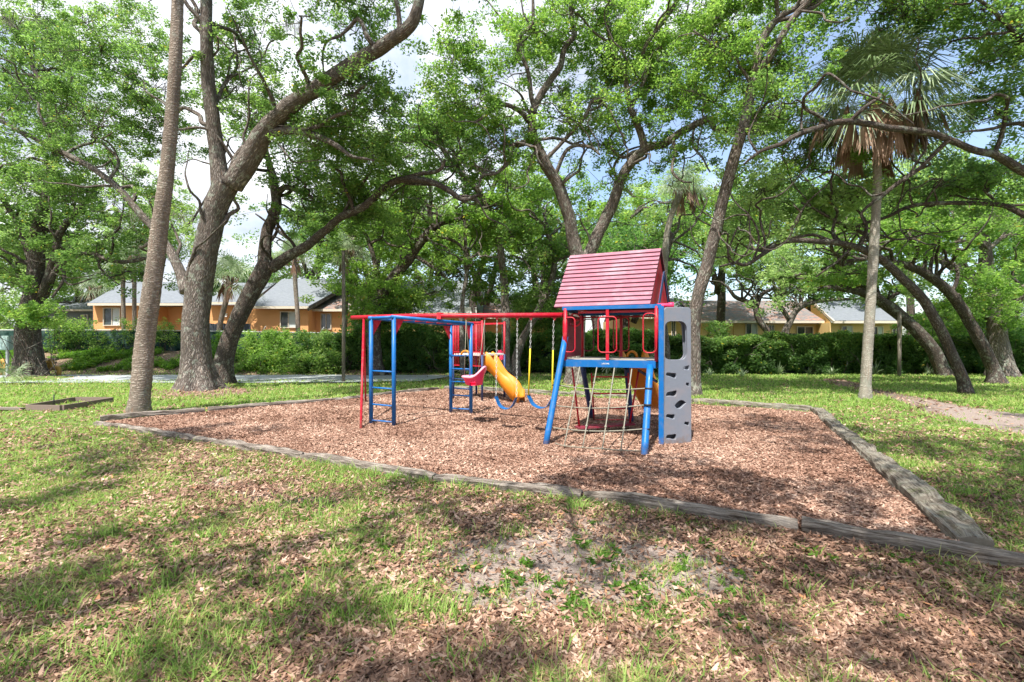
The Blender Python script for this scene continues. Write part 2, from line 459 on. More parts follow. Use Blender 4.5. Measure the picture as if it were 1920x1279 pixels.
def shrub_mass(name, label, cat, base, boxes, leaf, L, per, cr, seed, group=None, kind=None, flat=.9):
    """boxes: (centre xyz, half sizes xyz, n clumps); a stem mesh plus leaves"""
    rng = np.random.default_rng(seed); cen = []
    for c, h, n in boxes:
        d = rng.random((n, 3))*2-1
        cen.append(V3(c)+d*V3(h))
    cen = np.concatenate(cen); cen[:, 2] = np.maximum(cen[:, 2], .12)
    v, q, t = leaves(rng, cen, cr*(.6+.8*rng.random(len(cen))), per, L, flat, .6)
    if kind: return fast(name, v, q, M[leaf], None, t, label=label, cat=cat, kind=kind)
    root = thing(name, base, label, cat, group)
    fast('foliage', v, q, M[leaf], root, t)
    sb = MB()
    for c in cen[::4]:
        b = np.array([c[0]+rng.normal()*.15, c[1]+rng.normal()*.15, base[2]-.03]); sb.tube(sinu(rng, b, c, 1, 5), [.02, .016, .012, .008, .004], 5, False)
    sb.build('stems', M['barkdark'], root)
    return root
# ------------------------------------------------------------------ ground
def proj(x, y):
    y = np.maximum(y, .5); return CX+x/y*FP, CY+HC/y*FP
def blobs(px, py, L):
    r = 0*px
    for (cx, cy, rx, ry, a) in L:
        r = r+a*np.exp(-(((px-cx)/rx)**2+((py-cy)/ry)**2))
    return r
A_, B_, C_, D_ = np.array([3.42, 3.52]), np.array([6.92, 11.05]), G(835, 731)[:2], G(168, 797)[:2]
# corner points of the mulch bed
def side(a, b, x, y):  # >0 left of a->b
    return (b[0]-a[0])*(y-a[1])-(b[1]-a[1])*(x-a[0])
FRONT = [(172, 797), (395, 834), (560, 862), (810, 905), (1090, 936), (1500, 1000), (1990, 1088)]
_fx = np.array([G(*p)[0] for p in FRONT]); _fy = np.array([G(*p)[1] for p in FRONT])+.09
def front_y(x): return np.interp(x, _fx, _fy)
def bed_dist(x, y):
    e = [(y-front_y(x))*.89]
    for a, b in ((A_, B_), (B_, C_), (C_, D_)):
        e.append(side(a, b, x, y)/np.hypot(*(b-a)))
    return np.minimum.reduce(e)       # positive inside
PATHR = [(1560, 712), (1640, 735), (1740, 757), (1830, 775), (1960, 800), (2400, 870)]
def pathmask(x, y):
    pts = np.array([G(*p)[:2] for p in PATHR]); d = 1e9
    for a, b in zip(pts[:-1], pts[1:]):
        t = np.clip(((x-a[0])*(b[0]-a[0])+(y-a[1])*(b[1]-a[1]))/((b-a)@(b-a)), 0, 1)
        d = np.minimum(d, np.hypot(x-a[0]-t*(b[0]-a[0]), y-a[1]-t*(b[1]-a[1])))
    w = .35+.9*ss(14, 8, y)
    return ss(w+.35, w-.25, d+(fbm(x, y, .9, 31)-.5)*.9)
def masks(x, y):
    """grass, bare sand, dark earth with painted shade in 0..1 as laid out on the plot"""
    px, py = proj(x, y)
    near = (y < 12) & (y < front_y(x))
    g = .50+blobs(px, py, [(80, 900, 330, 110, .5), (200, 1080, 330, 110, .22), (300, 1200, 360, 90, .25), (650, 970, 130, 60, .5), (480, 1060, 200, 60, .2),
        (720, 1130, 120, 60, .35), (830, 900, 300, 22, .5), (640, 875, 70, 16, .7), (1080, 940, 120, 16, .3), (1090, 1160, 50, 40, .45), (1260, 1150, 160, 35, .3),
        (1460, 1140, 90, 40, .25), (600, 1180, 200, 80, .2), (1500, 960, 260, 12, .2),
        (300, 860, 130, 25, -.35), (480, 920, 180, 40, -.55), (620, 945, 80, 18, -.3), (1050, 1070, 260, 85, -.75), (1100, 1200, 350, 70, -.25), (900, 960, 200, 40, -.15), (1250, 1070, 200, 50, -.35),
        (1650, 1130, 300, 130, -.36), (1500, 1030, 260, 35, -.15), (820, 1240, 200, 70, -.5), (980, 1150, 120, 60, -.3), (700, 1250, 80, 30, -.2), (950, 1180, 120, 40, -.25), (1800, 1240, 200, 60, -.2)])
    far = .98+blobs(px, py, [(400, 735, 95, 9, -.9), (330, 745, 90, 8, -.5), (1860, 940, 90, 50, -.35), (1640, 800, 70, 8, -.35), (1700, 850, 90, 10, -.25), (1480, 752, 90, 6, -.3), (60, 722, 60, 4, -.5), (1080, 722, 60, 5, -.3),
                             (560, 706, 500, 2.5, -.4), (1750, 985, 60, 30, -.2)])
    g = np.where(near, g, far)
    g = g-pathmask(x, y)*1.2
    g = np.where(px < 700, g+.2*ss(830, 790, py)*near, g)
    d = blobs(px, py, [(1010, 1045, 260, 70, 1.1), (1190, 1085, 260, 50, 1.0), (1000, 1140, 190, 50, .6), (1250, 1180, 120, 30, .5), (420, 903, 45, 12, .6), (1300, 1100, 200, 40, .5), (1250, 1240, 120, 40, .3), (1890, 790, 120, 20, .9), (860, 1150, 120, 50, .35), (700, 1275, 40, 25, .5)])+pathmask(x, y)*(.55*ss(1500, 1850, px)+.1)
    dk = blobs(px, py, [(560, 942, 110, 16, .9), (660, 960, 60, 12, .4), (1560, 1050, 120, 15, .2), (700, 1260, 60, 30, .5), (1620, 745, 110, 10, .6), (1700, 765, 90, 8, .5), (470, 925, 60, 12, .4), (840, 1110, 60, 30, .3)])  # dark earth, plus the front-left band of tree shadow put into ground colour
    return np.clip(g, 0, 1), np.clip(d, 0, 1), np.clip(dk, 0, 1)
def gz(x, y):
    x = np.asarray(x, float); y = np.asarray(y, float)
    z = (fbm(x, y, .8, 3)-.5)*.05+(fbm(x, y, 3.5, 5)-.5)*.02
    z = z*ss(40, 20, y)
    ang = x/np.maximum(y, 1)
    bank = ss(23.3, 27.5, y+(fbm(x, y, .5, 9)-.5)*1.6)*ss(-.18, -.36, ang)
    z = z+bank*(1.05+(fbm(x, y, .7, 12)-.5)*.5*ss(30, 26, y))
    z = z+np.where(bank > .02, (fbm(x, y, 2.2, 15)-.5)*.25*bank*ss(30, 26, y), 0)
    for cx, cy, hh, rr in MOUNDS:
        z = z+hh*np.exp(-((x-cx)**2+(y-cy)**2)/rr**2)
    z = z-.05*ss(-.1, .25, bed_dist(x, y))
    return z
MOUNDS = [(*G(372, 735)[:2], .10, 1.5), (*G(258, 775)[:2], .04, .8), (*G(58, 711)[:2], .12, 1.4), (*G(1078, 722)[:2], .06, 1.2), (*G(1622, 748)[:2], .03, .5)]

def grow(a0, a1, s0, k):
    out = [a0]; s = s0
    while out[-1] < a1: out.append(out[-1]+s); s *= k
    return out
xs = grow(0, 300, .09, 1.022); xs = np.array([-k for k in xs[1:]][::-1]+xs)
ys = np.array(grow(1.2, 700, .07, 1.016)); ys = np.concatenate([[-300, -120, -50, -20, -10, -5, -3, -1.5, -.3, .5], ys])
X, Y = np.meshgrid(xs, ys); Z = gz(X, Y)
nx, ny = len(xs), len(ys)
ii = np.arange(nx*ny).reshape(ny, nx)
Q = np.stack([ii[:-1, :-1], ii[:-1, 1:], ii[1:, 1:], ii[1:, :-1]], -1).reshape(-1, 4)
def ground_mat():
    n = NT('ground_lawn_and_litter'); p = n.pos(); a = n.attr
    nf = n.noise(p, 9, 5, .7); nb = n.noise(p, 1.7, 4, .6)
    vo = n.n('ShaderNodeTexVoronoi'); n.l(n.mapping(p, (1, 1, .2)), vo.inputs['Vector']); vo.inputs['Scale'].default_value = 30
    vc = n.n('ShaderNodeSeparateColor'); n.l(vo.outputs['Color'], vc.inputs[0])
    lit = n.ramp(vc.outputs[0], [(0, (.11, .065, .045)), (.4, (.24, .15, .11)), (.75, (.38, .26, .19)), (1, (.5, .38, .31))])
    lit = n.mix(n.ramp(vo.outputs['Distance'], [(.3, (0, 0, 0)), (.75, (.8, .8, .8))]), lit, (.09, .06, .045))
    gn = n.noise(n.mapping(p, (1, 1, .2)), 55, 4, .75)
    gr = n.ramp(gn, [(.25, (.055, .09, .025)), (.5, (.13, .19, .05)), (.72, (.23, .28, .10)), (.85, (.34, .32, .18))])
    gr = n.mix(n.ramp(nb, [(.35, (0, 0, 0)), (.7, (.5, .5, .5))]), gr, (.20, .22, .08))
    sd = n.ramp(n.noise(p, 40, 5, .8), [(.3, (.15, .112, .092)), (.52, (.30, .24, .21)), (.75, (.45, .385, .34))])
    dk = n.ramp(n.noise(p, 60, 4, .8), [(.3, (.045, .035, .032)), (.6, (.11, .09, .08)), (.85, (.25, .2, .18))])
    def th(at, k=.9, lo=.42, hi=.58):
        f = n.math('ADD', at, n.math('MULTIPLY', n.math('SUBTRACT', nf, .5), k)); return n.ramp(f, [(lo, (0, 0, 0)), (hi, (1, 1, 1))])
    c = n.mix(th(a('sand'), 1.3, .12, .62), lit, sd)
    c = n.mix(th(a('soil_shade'), .8, .25, .6), c, dk)
    c = n.mix(th(a('grass'), 1.3, .42, .72), c, gr)
    n.surf(n.bsdf(c, .95, .08, n.math('ADD', gn, n.math('MULTIPLY', vo.outputs['Distance'], -.8)), .8, .02)); return n.m
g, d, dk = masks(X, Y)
# beds beyond the lawn: bank of weeds and hedge foot
ang = X/np.maximum(Y, 1)
g = g*np.where(Y > 23.0, .45+.55*(ang > .3), 1)
gm = ground_mat()
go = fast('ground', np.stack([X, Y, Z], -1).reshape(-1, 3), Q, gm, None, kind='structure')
for nm, arr in (('grass', g), ('sand', d), ('soil_shade', dk)):
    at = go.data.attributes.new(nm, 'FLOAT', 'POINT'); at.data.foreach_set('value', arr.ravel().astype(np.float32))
go.data.polygons.foreach_set('use_smooth', [True]*len(go.data.polygons))

# mulch bed sheet
n = NT('mulch_base'); p = n.pos()
vo = n.n('ShaderNodeTexVoronoi'); n.l(n.mapping(p, (1, 1.3, .2)), vo.inputs['Vector']); vo.inputs['Scale'].default_value = 32
vc = n.n('ShaderNodeSeparateColor'); n.l(vo.outputs['Color'], vc.inputs[0])
c = n.ramp(vc.outputs[0], [(0, (.13, .065, .045)), (.5, (.30, .17, .125)), (1, (.47, .31, .24))])
c = n.mix(n.ramp(n.noise(p, 1.1, 4), [(.4, (0, 0, 0)), (.7, (.4, .4, .4))]), c, (.2, .12, .09))
n.surf(n.bsdf(c, .95, .08, vo.outputs['Distance'], .8, .02)); M['mulchbase'] = n.m
N = 90; s_, t_ = np.meshgrid(np.linspace(0, 1, N), np.linspace(0, 1, N))
bx = (1-s_)*(1-t_)*D_[0]+s_*(1-t_)*A_[0]+s_*t_*B_[0]+(1-s_)*t_*C_[0]
by = (1-s_)*(1-t_)*D_[1]+s_*(1-t_)*A_[1]+s_*t_*B_[1]+(1-s_)*t_*C_[1]
by = np.maximum(by, front_y(bx)-.02)
def mz(x, y):
    q = 0
    for cx, cy in ((-.2, 9.2), (.55, 8.95), (-.75, 9.6), (1.2, 9.0), (3.2, 11.0), (1.3, 7.4), (.5, 12.8)): q = q+np.exp(-((x-cx)**2*4+(y-cy)**2*3))
    return -.045*q+.02+(fbm(x, y, .9, 21)-.5)*.07+(fbm(x, y, 5, 22)-.5)*.02
ii = np.arange(N*N).reshape(N, N)
mo = fast('mulch_bed', np.stack([bx, by, mz(bx, by)], -1).reshape(-1, 3), np.stack([ii[:-1, :-1], ii[:-1, 1:], ii[1:, 1:], ii[1:, :-1]], -1).reshape(-1, 4), M['mulchbase'], kind='structure')
mo.data.polygons.foreach_set('use_smooth', [True]*len(mo.data.polygons))

def flakes(name, rng, x, y, z, Ls, Ws, tint, mat, tilt=.35, label=None):
    n = len(x); az = rng.random(n)*6.283
    a = np.stack([np.cos(az), np.sin(az), rng.normal(size=n)*tilt], 1); a /= np.linalg.norm(a, axis=1)[:, None]
    nn = np.stack([rng.normal(size=n)*tilt, rng.normal(size=n)*tilt, np.ones(n)], 1)
    b = np.cross(nn, a); b /= np.linalg.norm(b, axis=1)[:, None]
    c = np.stack([x, y, z], 1); a = a*(Ls/2)[:, None]; b = b*(Ws/2)[:, None]
    cup = np.array([0, 0, 1.0])*(Ls*.10)[:, None]
    V = np.stack([c-a+cup, c-a*.15+b, c+a+cup, c+a*.1-b], 1).reshape(-1, 3)
    return fast(name, V, np.arange(n*4).reshape(n, 4), mat, None, np.repeat(tint, 4), kind='stuff', label=label)
rng = np.random.default_rng(11)
# wood chips over the bed, denser near
n_ = 330000; s = rng.random(n_); t = rng.random(n_)
x = (1-s)*(1-t)*D_[0]+s*(1-t)*A_[0]+s*t*B_[0]+(1-s)*t*C_[0]; y = (1-s)*(1-t)*D_[1]+s*(1-t)*A_[1]+s*t*B_[1]+(1-s)*t*C_[1]
keep = (rng.random(n_) < np.clip((8.5/y)**1.1, .3, 1)) & (y > front_y(x)+.02)
for cx, cy in ((-.2, 9.2), (.55, 8.95), (-.75, 9.6), (3.2, 11.0), (.5, 12.8)): keep &= (rng.random(n_) > .6*np.exp(-((x-cx)**2*5+(y-cy)**2*4)))
x, y = x[keep], y[keep]; m = len(x)
far = np.clip(y/8, 1, 1.7)
flakes('wood_chips', rng, x, y, mz(x, y)+.004+rng.random(m)*.018, (.035+.045*rng.random(m))*far, (.014+.016*rng.random(m))*far,
       np.clip(rng.beta(1.5, 1.7, m)*.9+(fbm(x, y, 1.2, 4)-.5)*.6, 0, 1), M['chips'], .28, 'reddish brown wood chips and dead leaves filling the play bed')
# dead oak leaves on the lawn
def scatter(n, y0, y1, spread=1.32):
    yy = 1/(rng.random(n)*(1/y0-1/y1)+1/y1); xx = (rng.random(n)*2-1)*spread*yy*1.06; return xx, yy
x, y = scatter(500000, 2.15, 22)
inb = bed_dist(x, y); g, d, dk = masks(x, y)
pr = (1-.55*g)*(1-.93*d)*(1-.6*dk)*(.30+1.2*fbm(x, y, 1.6, 77))
keep = (inb < -.12) & (rng.random(len(x)) < np.clip(pr*np.where(y > 9, .45, .85), 0, 1)); x, y = x[keep], y[keep]; m = len(x)
far = np.clip(y/6, 1, 2)
flakes('dead_leaf_litter', rng, x, y, gz(x, y)+.006+rng.random(m)*.034, (.025+.06*rng.random(m)**1.3)*far, (.012+.02*rng.random(m))*far,
       np.where(rng.random(m) < .012, 1.0, np.clip(rng.beta(1.4, 1.6, m)*.8+(fbm(x, y, 2.5, 91)-.35)*.5-.10*ss(.8, 2.0, x)*(y < 6), 0, .93)), M['litter'], .4, 'curled brown dead oak leaves lying over the thin lawn')
# grass blades
def blades(name, x, y, h, w, tint, mat, label, lean=.55):
    n = len(x); az = rng.random(n)*6.283; L = h*(lean*(.3+rng.random(n)))
    dx, dy = np.cos(az), np.sin(az); wx, wy = -dy*w/2, dx*w/2; z = gz(x, y)-.005
    V = np.empty((n, 5, 3))
    V[:, 0] = np.stack([x-wx, y-wy, z], 1); V[:, 1] = np.stack([x+wx, y+wy, z], 1)
    mx, my, m_ = x+dx*L*.35, y+dy*L*.35, z+h*.62
    V[:, 2] = np.stack([mx+wx*.8, my+wy*.8, m_], 1); V[:, 3] = np.stack([mx-wx*.8, my-wy*.8, m_], 1)
    V[:, 4] = np.stack([x+dx*L, y+dy*L, z+h], 1)
    k = np.arange(n)[:, None]*5
    return fast(name, V.reshape(-1, 3), k+np.array([[0, 1, 2, 3]]), mat, None, np.repeat(tint, 5), tris=k+np.array([[3, 2, 4]]), kind='stuff', label=label)
x, y = scatter(1100000, 2.15, 26)
# clumping
cl = fbm(x, y, 3.2, 41); cl2 = fbm(x, y, 9, 42)
g, d, dk = masks(x, y); inb = bed_dist(x, y)
cl3 = fbm(x, y, 24, 43, 2); pr = np.where(y < 11, np.clip((g*1.15+(cl-.5)*1.5+(cl2-.5)*1.5+(cl3-.5)*2.2-.30)*.80, 0, 1)*np.where(g < .25, .4, 1), np.clip(g*1.15+(cl-.5)*1.5-.1, 0, 1))
keep = (inb < -.10) & (rng.random(len(x)) < pr) & ~((y > 20.2) & (y < 23.2) & (x < -2.2)) & (y < 24.5)
x, y, cl = x[keep], y[keep], cl[keep]; m = len(x)
tall = rng.random(m) < .05
h = np.where(y < 12, .022+.032*rng.random(m), .05+.04*rng.random(m))*(.7+cl*.7); h = np.where(tall & (y < 14), h*2.0, h)
w = (.0055+.0035*rng.random(m))*np.clip(y/4, 1, 5)
blades('lawn_grass', x, y, h, w, np.clip(.25+rng.random(m)*.75+(cl-.5)*.5, 0, 1), M['grass'], 'short green grass growing in patches through the leaf litter', 1.3)
# taller tufts along timbers and here and there
TU = [(610, 872, 60), (650, 886, 90), (690, 893, 70), (740, 900, 50), (790, 908, 50), (860, 918, 40), (905, 925, 40), (1180, 945, 50), (1410, 978, 60), (1270, 962, 30), (740, 1150, 130), (845, 1170, 160), (690, 1140, 60), (300, 850, 20),
      (120, 1090, 30), (330, 1180, 40), (480, 1200, 60), (560, 1130, 30), (960, 1000, 40), (400, 1010, 60), (600, 950, 50), (1810, 935, 120), (1790, 960, 60), (200, 1010, 60), (60, 1150, 80), (640, 1170, 110), (1500, 1120, 30), (260, 785, 60), (285, 790, 60), (250, 1240, 100), (1640, 850, 60), (1700, 880, 60), (880, 1260, 50), (1020, 1240, 30), (500, 960, 60)]
tx, ty = [], []
for a, b, k in TU:
    q = G(a, b); tx.append(q[0]+rng.normal(size=k)*.075); ty.append(q[1]+rng.normal(size=k)*.06)
for k in range(120):
    a, b = scatter(1, 2.3, 9); 
    if bed_dist(a, b)[0] > -.1 or masks(a, b)[0][0] < .35: continue
    tx.append(a+rng.normal(size=22)*.05); ty.append(b+rng.normal(size=22)*.05)
x, y = np.concatenate(tx), np.concatenate(ty); k = bed_dist(x, y) < -.1; x, y = x[k], y[k]; m = len(x)
blades('tall_grass_tufts', x, y, .05+.10*rng.random(m), .006+.004*rng.random(m), .2+.7*rng.random(m), M['grass'], 'taller tufts of grass beside the timbers and across the lawn', .9)
# sparse clover-like weeds
W = [(1085, 1150, 110), (1070, 1180, 60), (1180, 1150, 60), (1250, 1160, 80), (1340, 1150, 70), (1200, 1120, 40), (1700, 1055, 60), (1740, 1063, 50), (1640, 1170, 40), (1690, 1180, 40), (960, 1065, 20), (1010, 1100, 20), (900, 1070, 20), (1155, 1045, 25),
     (1500, 1040, 25), (1520, 1080, 20), (720, 1240, 60), (840, 1260, 30), (800, 1230, 30), (1490, 1200, 25), (1430, 1240, 30), (1280, 1200, 40), (1400, 1190, 40), (1080, 1020, 20), (640, 1060, 40), (560, 1080, 30), (1560, 1050, 16), (1850, 1050, 12), (1320, 1020, 20), (1000, 960, 20), (1220, 1090, 20), (180, 1180, 40), (90, 1250, 60), (440, 1250, 60)]
cen, cnt = [], []
for a, b, k in W:
    q = G(a, b)
    for j in range(max(2, k//9)): cen.append([q[0]+rng.normal()*.07, q[1]+rng.normal()*.06, .025])
for j in range(420):
    a, b = scatter(1, 2.3, 9)
    if bed_dist(a, b)[0] < -.2: cen.append([a[0], b[0], .018])
cen = np.array(cen); cen[:, 2] += gz(cen[:, 0], cen[:, 1])
v, q, t = leaves(rng, cen, np.full(len(cen), .06), 30, .036, .4, 1.1)
fast('low_weeds', v, q, M['weed'], None, t, kind='stuff', label='low broadleaf weeds sprouting from bare sandy ground')

mb = MB(); nt_ = 0
while nt_ < 170:
    a, b = scatter(1, 2.3, 8)
    if bed_dist(a, b)[0] > -.2: continue
    nt_ += 1; q = np.array([a[0], b[0], float(gz(a[0], b[0]))+.018]); an = rng.random()*6.28; L = .06+.16*rng.random(); dd = np.array([math.cos(an), math.sin(an), 0]); s2 = np.array([-dd[1], dd[0], 0])
    mb.tube([q-dd*L/2, q+s2*L*.08*rng.normal(), q+dd*L/2+[0, 0, .01]], [.0035, .003, .002], 5, True)
tw = mb.build('fallen_twigs', M['postgrey0'], kind='stuff', label='thin dry twigs scattered over the leaf litter')
# pale paved court beyond the lawn
n = NT('court_paving'); p = n.pos()
c = n.ramp(n.noise(n.mapping(p, (.35, 2.0, 1)), 1.6, 5, .7), [(.3, (.17, .20, .19)), (.5, (.30, .33, .335)), (.75, (.42, .44, .45))])
c = n.mix(n.ramp(n.noise(p, 2.5, 5, .7), [(.55, (0, 0, 0)), (.72, (.7, .7, .7))]), c, (.28, .20, .14))
n.surf(n.bsdf(c, .85, .2, n.noise(p, 30, 3), .3, .01)); M['court'] = n.m
mb = MB()
Lp = []; Rp = []
for k in range(60):
    px = -150+k*(842+150)/59; e = .12*math.sin(k*1.7)+.07*math.sin(k*4.1)
    yb, yf = 704.5, 719.0-3.0*max(0, (px-620)/220)
    if px > 790: yf = 719-3-((px-790)/52)*9
    a = G(px, yb); b = G(px, yf); b[1] += e*.5; a[1] += e*.4
    Lp.append([a[0], a[1], .035+max(0, float(gz(a[0], a[1])))]); Rp.append([b[0], b[1], .035+max(0, float(gz(b[0], b[1])))])
v = Lp+Rp; f = [[k+60, k+61, k+1, k] for k in range(59)]
mb.add(v, f); mb.build('paved_court', M['court'], kind='structure')

# ------------------------------------------------------------------ timbers
def woodmat(name, c0, c1, c2, moss=0.0):
    n = NT(name); o = n.uv(); w = n.noise(n.mapping(o, (75, 3.4, 1)), 1, 7, .75, .9); w2 = n.noise(n.mapping(o, (5, 1.5, 1)), 2, 4, .6)
    h = n.math('ADD', n.math('MULTIPLY', w, .75), n.math('MULTIPLY', w2, .35))
    c = n.ramp(h, [(.40, c0), (.50, c1), (.64, c2)])
    if moss:
        c = n.mix(n.ramp(n.noise(n.pos(), 9, 5, .75), [(.5, (0, 0, 0)), (.62, (moss,)*3)]), c, (.36, .36, .30))
        c = n.mix(n.ramp(n.noise(n.pos(), 5, 5, .75), [(.55, (0, 0, 0)), (.66, (moss,)*3)]), c, (.10, .13, .05))
    n.surf(n.bsdf(c, .92, .1, h, 1.0, .03)); return n.m
M['timber'] = woodmat('weathered_timber', (.028, .02, .016), (.135, .11, .092), (.35, .305, .265))
M['timbermoss'] = woodmat('lichened_timber', (.03, .023, .018), (.13, .108, .085), (.31, .275, .23), .45)
M['timberbrown'] = woodmat('brown_board', (.06, .045, .035), (.16, .12, .10), (.28, .22, .19))
def timber(a, b, w, h, mat, label, group, z0=-.10, seed=0, name='landscape_timber', rough=.024, cat='timber', endtap=0):
    """weathered squared log: closed grid box with worn, displaced faces"""
    a, b = V3([*a[:2], 0]), V3([*b[:2], 0]); d = b-a; L = np.linalg.norm(d); d /= L; s = np.array([-d[1], d[0], 0])
    nl = max(8, int(L/.09)); prof = []
    K = 6
    for (u, v0, u1, v1) in ((-.5, 0, .5, 0), (.5, 0, .5, 1), (.5, 1, -.5, 1), (-.5, 1, -.5, 0)):
        for k in range(K): prof.append((u+(u1-u)*k/K, v0+(v1-v0)*k/K))
    prof = np.array(prof); n = len(prof)
    V = []; rg = np.random.default_rng(seed+5)
    al = np.linspace(0, L, nl)
    bend = (fbm(al*.5+seed, al*0, 1, seed)-.5)*.06
    for i, l in enumerate(al):
        cu, cv = prof[:, 0], prof[:, 1]
        rnd_ = 1-.10*((np.abs(cu)*2)**6)*((np.abs(cv-.5)*2)**6)
        ph = np.arange(n)*.9
        nz = (fbm(ph*1.0+seed*3, np.full(n, l*1.2), 1.6, seed)-.5)*rough*2+(fbm(ph*3.1+seed, np.full(n, l*4), 1.5, seed+2)-.5)*rough
        W = w*rnd_+nz*2*np.sign(np.abs(cu)-.3); 
        e = min(i, nl-1-i); tap = 1 if e > 1 else (.93 if e == 1 else .84)
        zz = z0+(h+.06)*(.5+(cv-.5)*rnd_*tap)+np.where(cv > .5, nz*1.3, 0)+(fbm(l*.8+seed, 3., 1, seed+9)-.5)*.03*cv
        V.append(a+d*l+s*((cu*W*tap)[:, None]+bend[i])+np.array([0, 0, 1])*zz[:, None]+float(gz(*(a+d*l)[:2]))*np.array([0, 0, .6]))
    V = np.concatenate(V); F = []; U = []
    for i in range(nl-1):
        for j in range(n):
            j2 = (j+1) % n; F.append([i*n+j, (i+1)*n+j, (i+1)*n+j2, i*n+j2])
            u0, u1 = j/n*(w+h)*2, (j+1)/n*(w+h)*2
            U.append([(u0, al[i]+seed*3), (u0, al[i+1]+seed*3), (u1, al[i+1]+seed*3), (u1, al[i]+seed*3)])
    F += [list(range(n)), [(nl-1)*n+k for k in range(n)][::-1]]; U += [[(0, 0)]*n]*2
    mb = MB(); mb.add(V, F, U, False)
    return mb.build(name, mat, label=label, cat=cat, group=group)
TG = 'weathered timbers edging the play bed'
front = FRONT
fl = ['far left timber of the front edge, pale and worn beside the grass corner', 'second timber from the left along the front edge, pale split top', 'front edge timber half hidden by bright grass tufts', 'front edge timber left of the middle joint, cracked and silvery',
      'long front edge timber right of the middle joint', 'dark thick timber at the right end of the front edge']
for k in range(6):
    a, b = G(*front[k]), G(*front[k+1]); dd = (b-a)/np.linalg.norm(b-a)
    n2 = np.array([-dd[1], dd[0], 0])*.08
    timber(a+n2+dd*.012, b+n2-dd*.012, .14+.01*(k % 2)+(.02 if k == 5 else 0), .12+.008*((k*7) % 3)+(.02 if k == 5 else 0), M['timber'], fl[k], TG, seed=k)
rt = [(7.08, 11.3), (5.02, 6.8), (4.04, 4.68), (3.63, 3.80)]
rl = ['lichened timber on the right edge next to the far corner', 'middle timber of the thick right edge with a cracked end', 'thick mossy timber on the right edge running to the near corner']
for k in range(3):
    a, b = V3([*rt[k], 0]), V3([*rt[k+1], 0]); dd = (b-a)/np.linalg.norm(b-a)
    timber(a+dd*.012, b-dd*.012, .24+.02*k, .165+.012*(k == 1), M['timbermoss'], rl[k], TG, seed=20+k, rough=.024)
bk = [(833, 731), (1070, 742), (1300, 756), (1524, 771)]
bl = ['back edge timber behind the slide and belt swings', 'back edge timber seen under the play tower', 'back edge timber right of the climbing wall']
for k in range(3):
    a, b = G(*bk[k]), G(*bk[k+1]); dd = (b-a)/np.linalg.norm(b-a)
    timber(a+dd*.012, b-dd*.012, .16, .17, M['timbermoss'], bl[k], TG, seed=30+k)
lb = [(180, 792), (385, 775), (640, 752), (822, 732)]
ll = ['dark timber beside the leaning palm trunk at the left corner', 'middle timber of the left back edge behind the monkey bars', 'left back edge timber meeting the far corner']
for k in range(3):
    a, b = G(*lb[k]), G(*lb[k+1]); dd = (b-a)/np.linalg.norm(b-a)
    timber(a+dd*.06, b-dd*.012, .15, .17, M['timber'], ll[k], TG, seed=40+k)
# little board frame on the left lawn
r = thing('garden_bed', G(115, 768), 'empty rectangular frame of brown boards on the left lawn', 'garden frame')
pts = [G(48, 771), G(116, 772), G(213, 755.5), G(140, 755)]
for k in range(4):
    a, b = pts[k]+[0, 0, .065], pts[(k+1) % 4]+[0, 0, .065]
    dd = (b-a)/np.linalg.norm(b-a); mb = MB(); mb.beam(a+dd*.03, b-dd*.03, .05, .17); mb.build('board', M['timberbrown'], r)
mb = MB(); mb.beam(G(-12, 770)+[0, 0, .06], G(42, 770.5)+[0, 0, .05], .14, .045); mb.build('loose_board', M['timber'], label='loose grey board lying left of the board frame', cat='board')
mb = MB(); mb.tube([G(101, 764), G(101, 764)+[0, 0, .32]], .012, 6); mb.build('metal_stake', M['black'], label='thin dark stake standing inside the board frame', cat='stake')
# ------------------------------------------------------------------ play structures
PB = lambda a, b, Y: P(a, b, Y)
def bpt(px, dz=0):
    """point on the swing beam axis at a photo column"""
    k = (px-CX)/FP; t = (k*10+1.49)/(.89+.455*k)
    q = np.array([-1.49+.89*t, 10-.455*t, 0.]); q[2] = 2.19-.026*max(0, t)+dz; return q
U_ = np.array([.93, -.37, 0]); U_ /= np.linalg.norm(U_); W_ = np.array([-U_[1], U_[0], 0])
FL, FR = np.array([.90, 8.15, 0]), np.array([2.27, 7.605, 0])
BL, BR = FL+W_*1.2, FR+W_*1.2
def Z(p, z): q = V3(p).copy(); q[2] = z; return q
tower = thing('play_set', FL, 'red and blue play tower joined by a long red swing beam to blue monkey bars', 'play set')
DT = 1.345
# deck
mb = MB(); mb.beam(Z(FL, DT-.065)-U_*.06, Z(FR, DT-.065)-U_*.01, .05, .115); mb.build('deck_beam', M['blue'], tower)
mb = MB(); mb.beam(Z(BL, DT-.065), Z(BR, DT-.065), .05, .115); mb.build('deck_beam', M['blue'], tower)
for a, b in ((FL, BL), (FR, BR)): mb = MB(); mb.beam(Z(a, DT-.07)+W_*.03, Z(b, DT-.07)-W_*.03, .05, .10); mb.build('deck_side_rail', M['dkblue'], tower)
mb = MB()
for k in range(6): mb.beam(Z(FL, DT-.008)+W_*(.13+.19*k)+U_*.03, Z(FR, DT-.008)+W_*(.13+.19*k)-U_*.03, .18, .03)
mb.build('deck', M['deck'], tower)
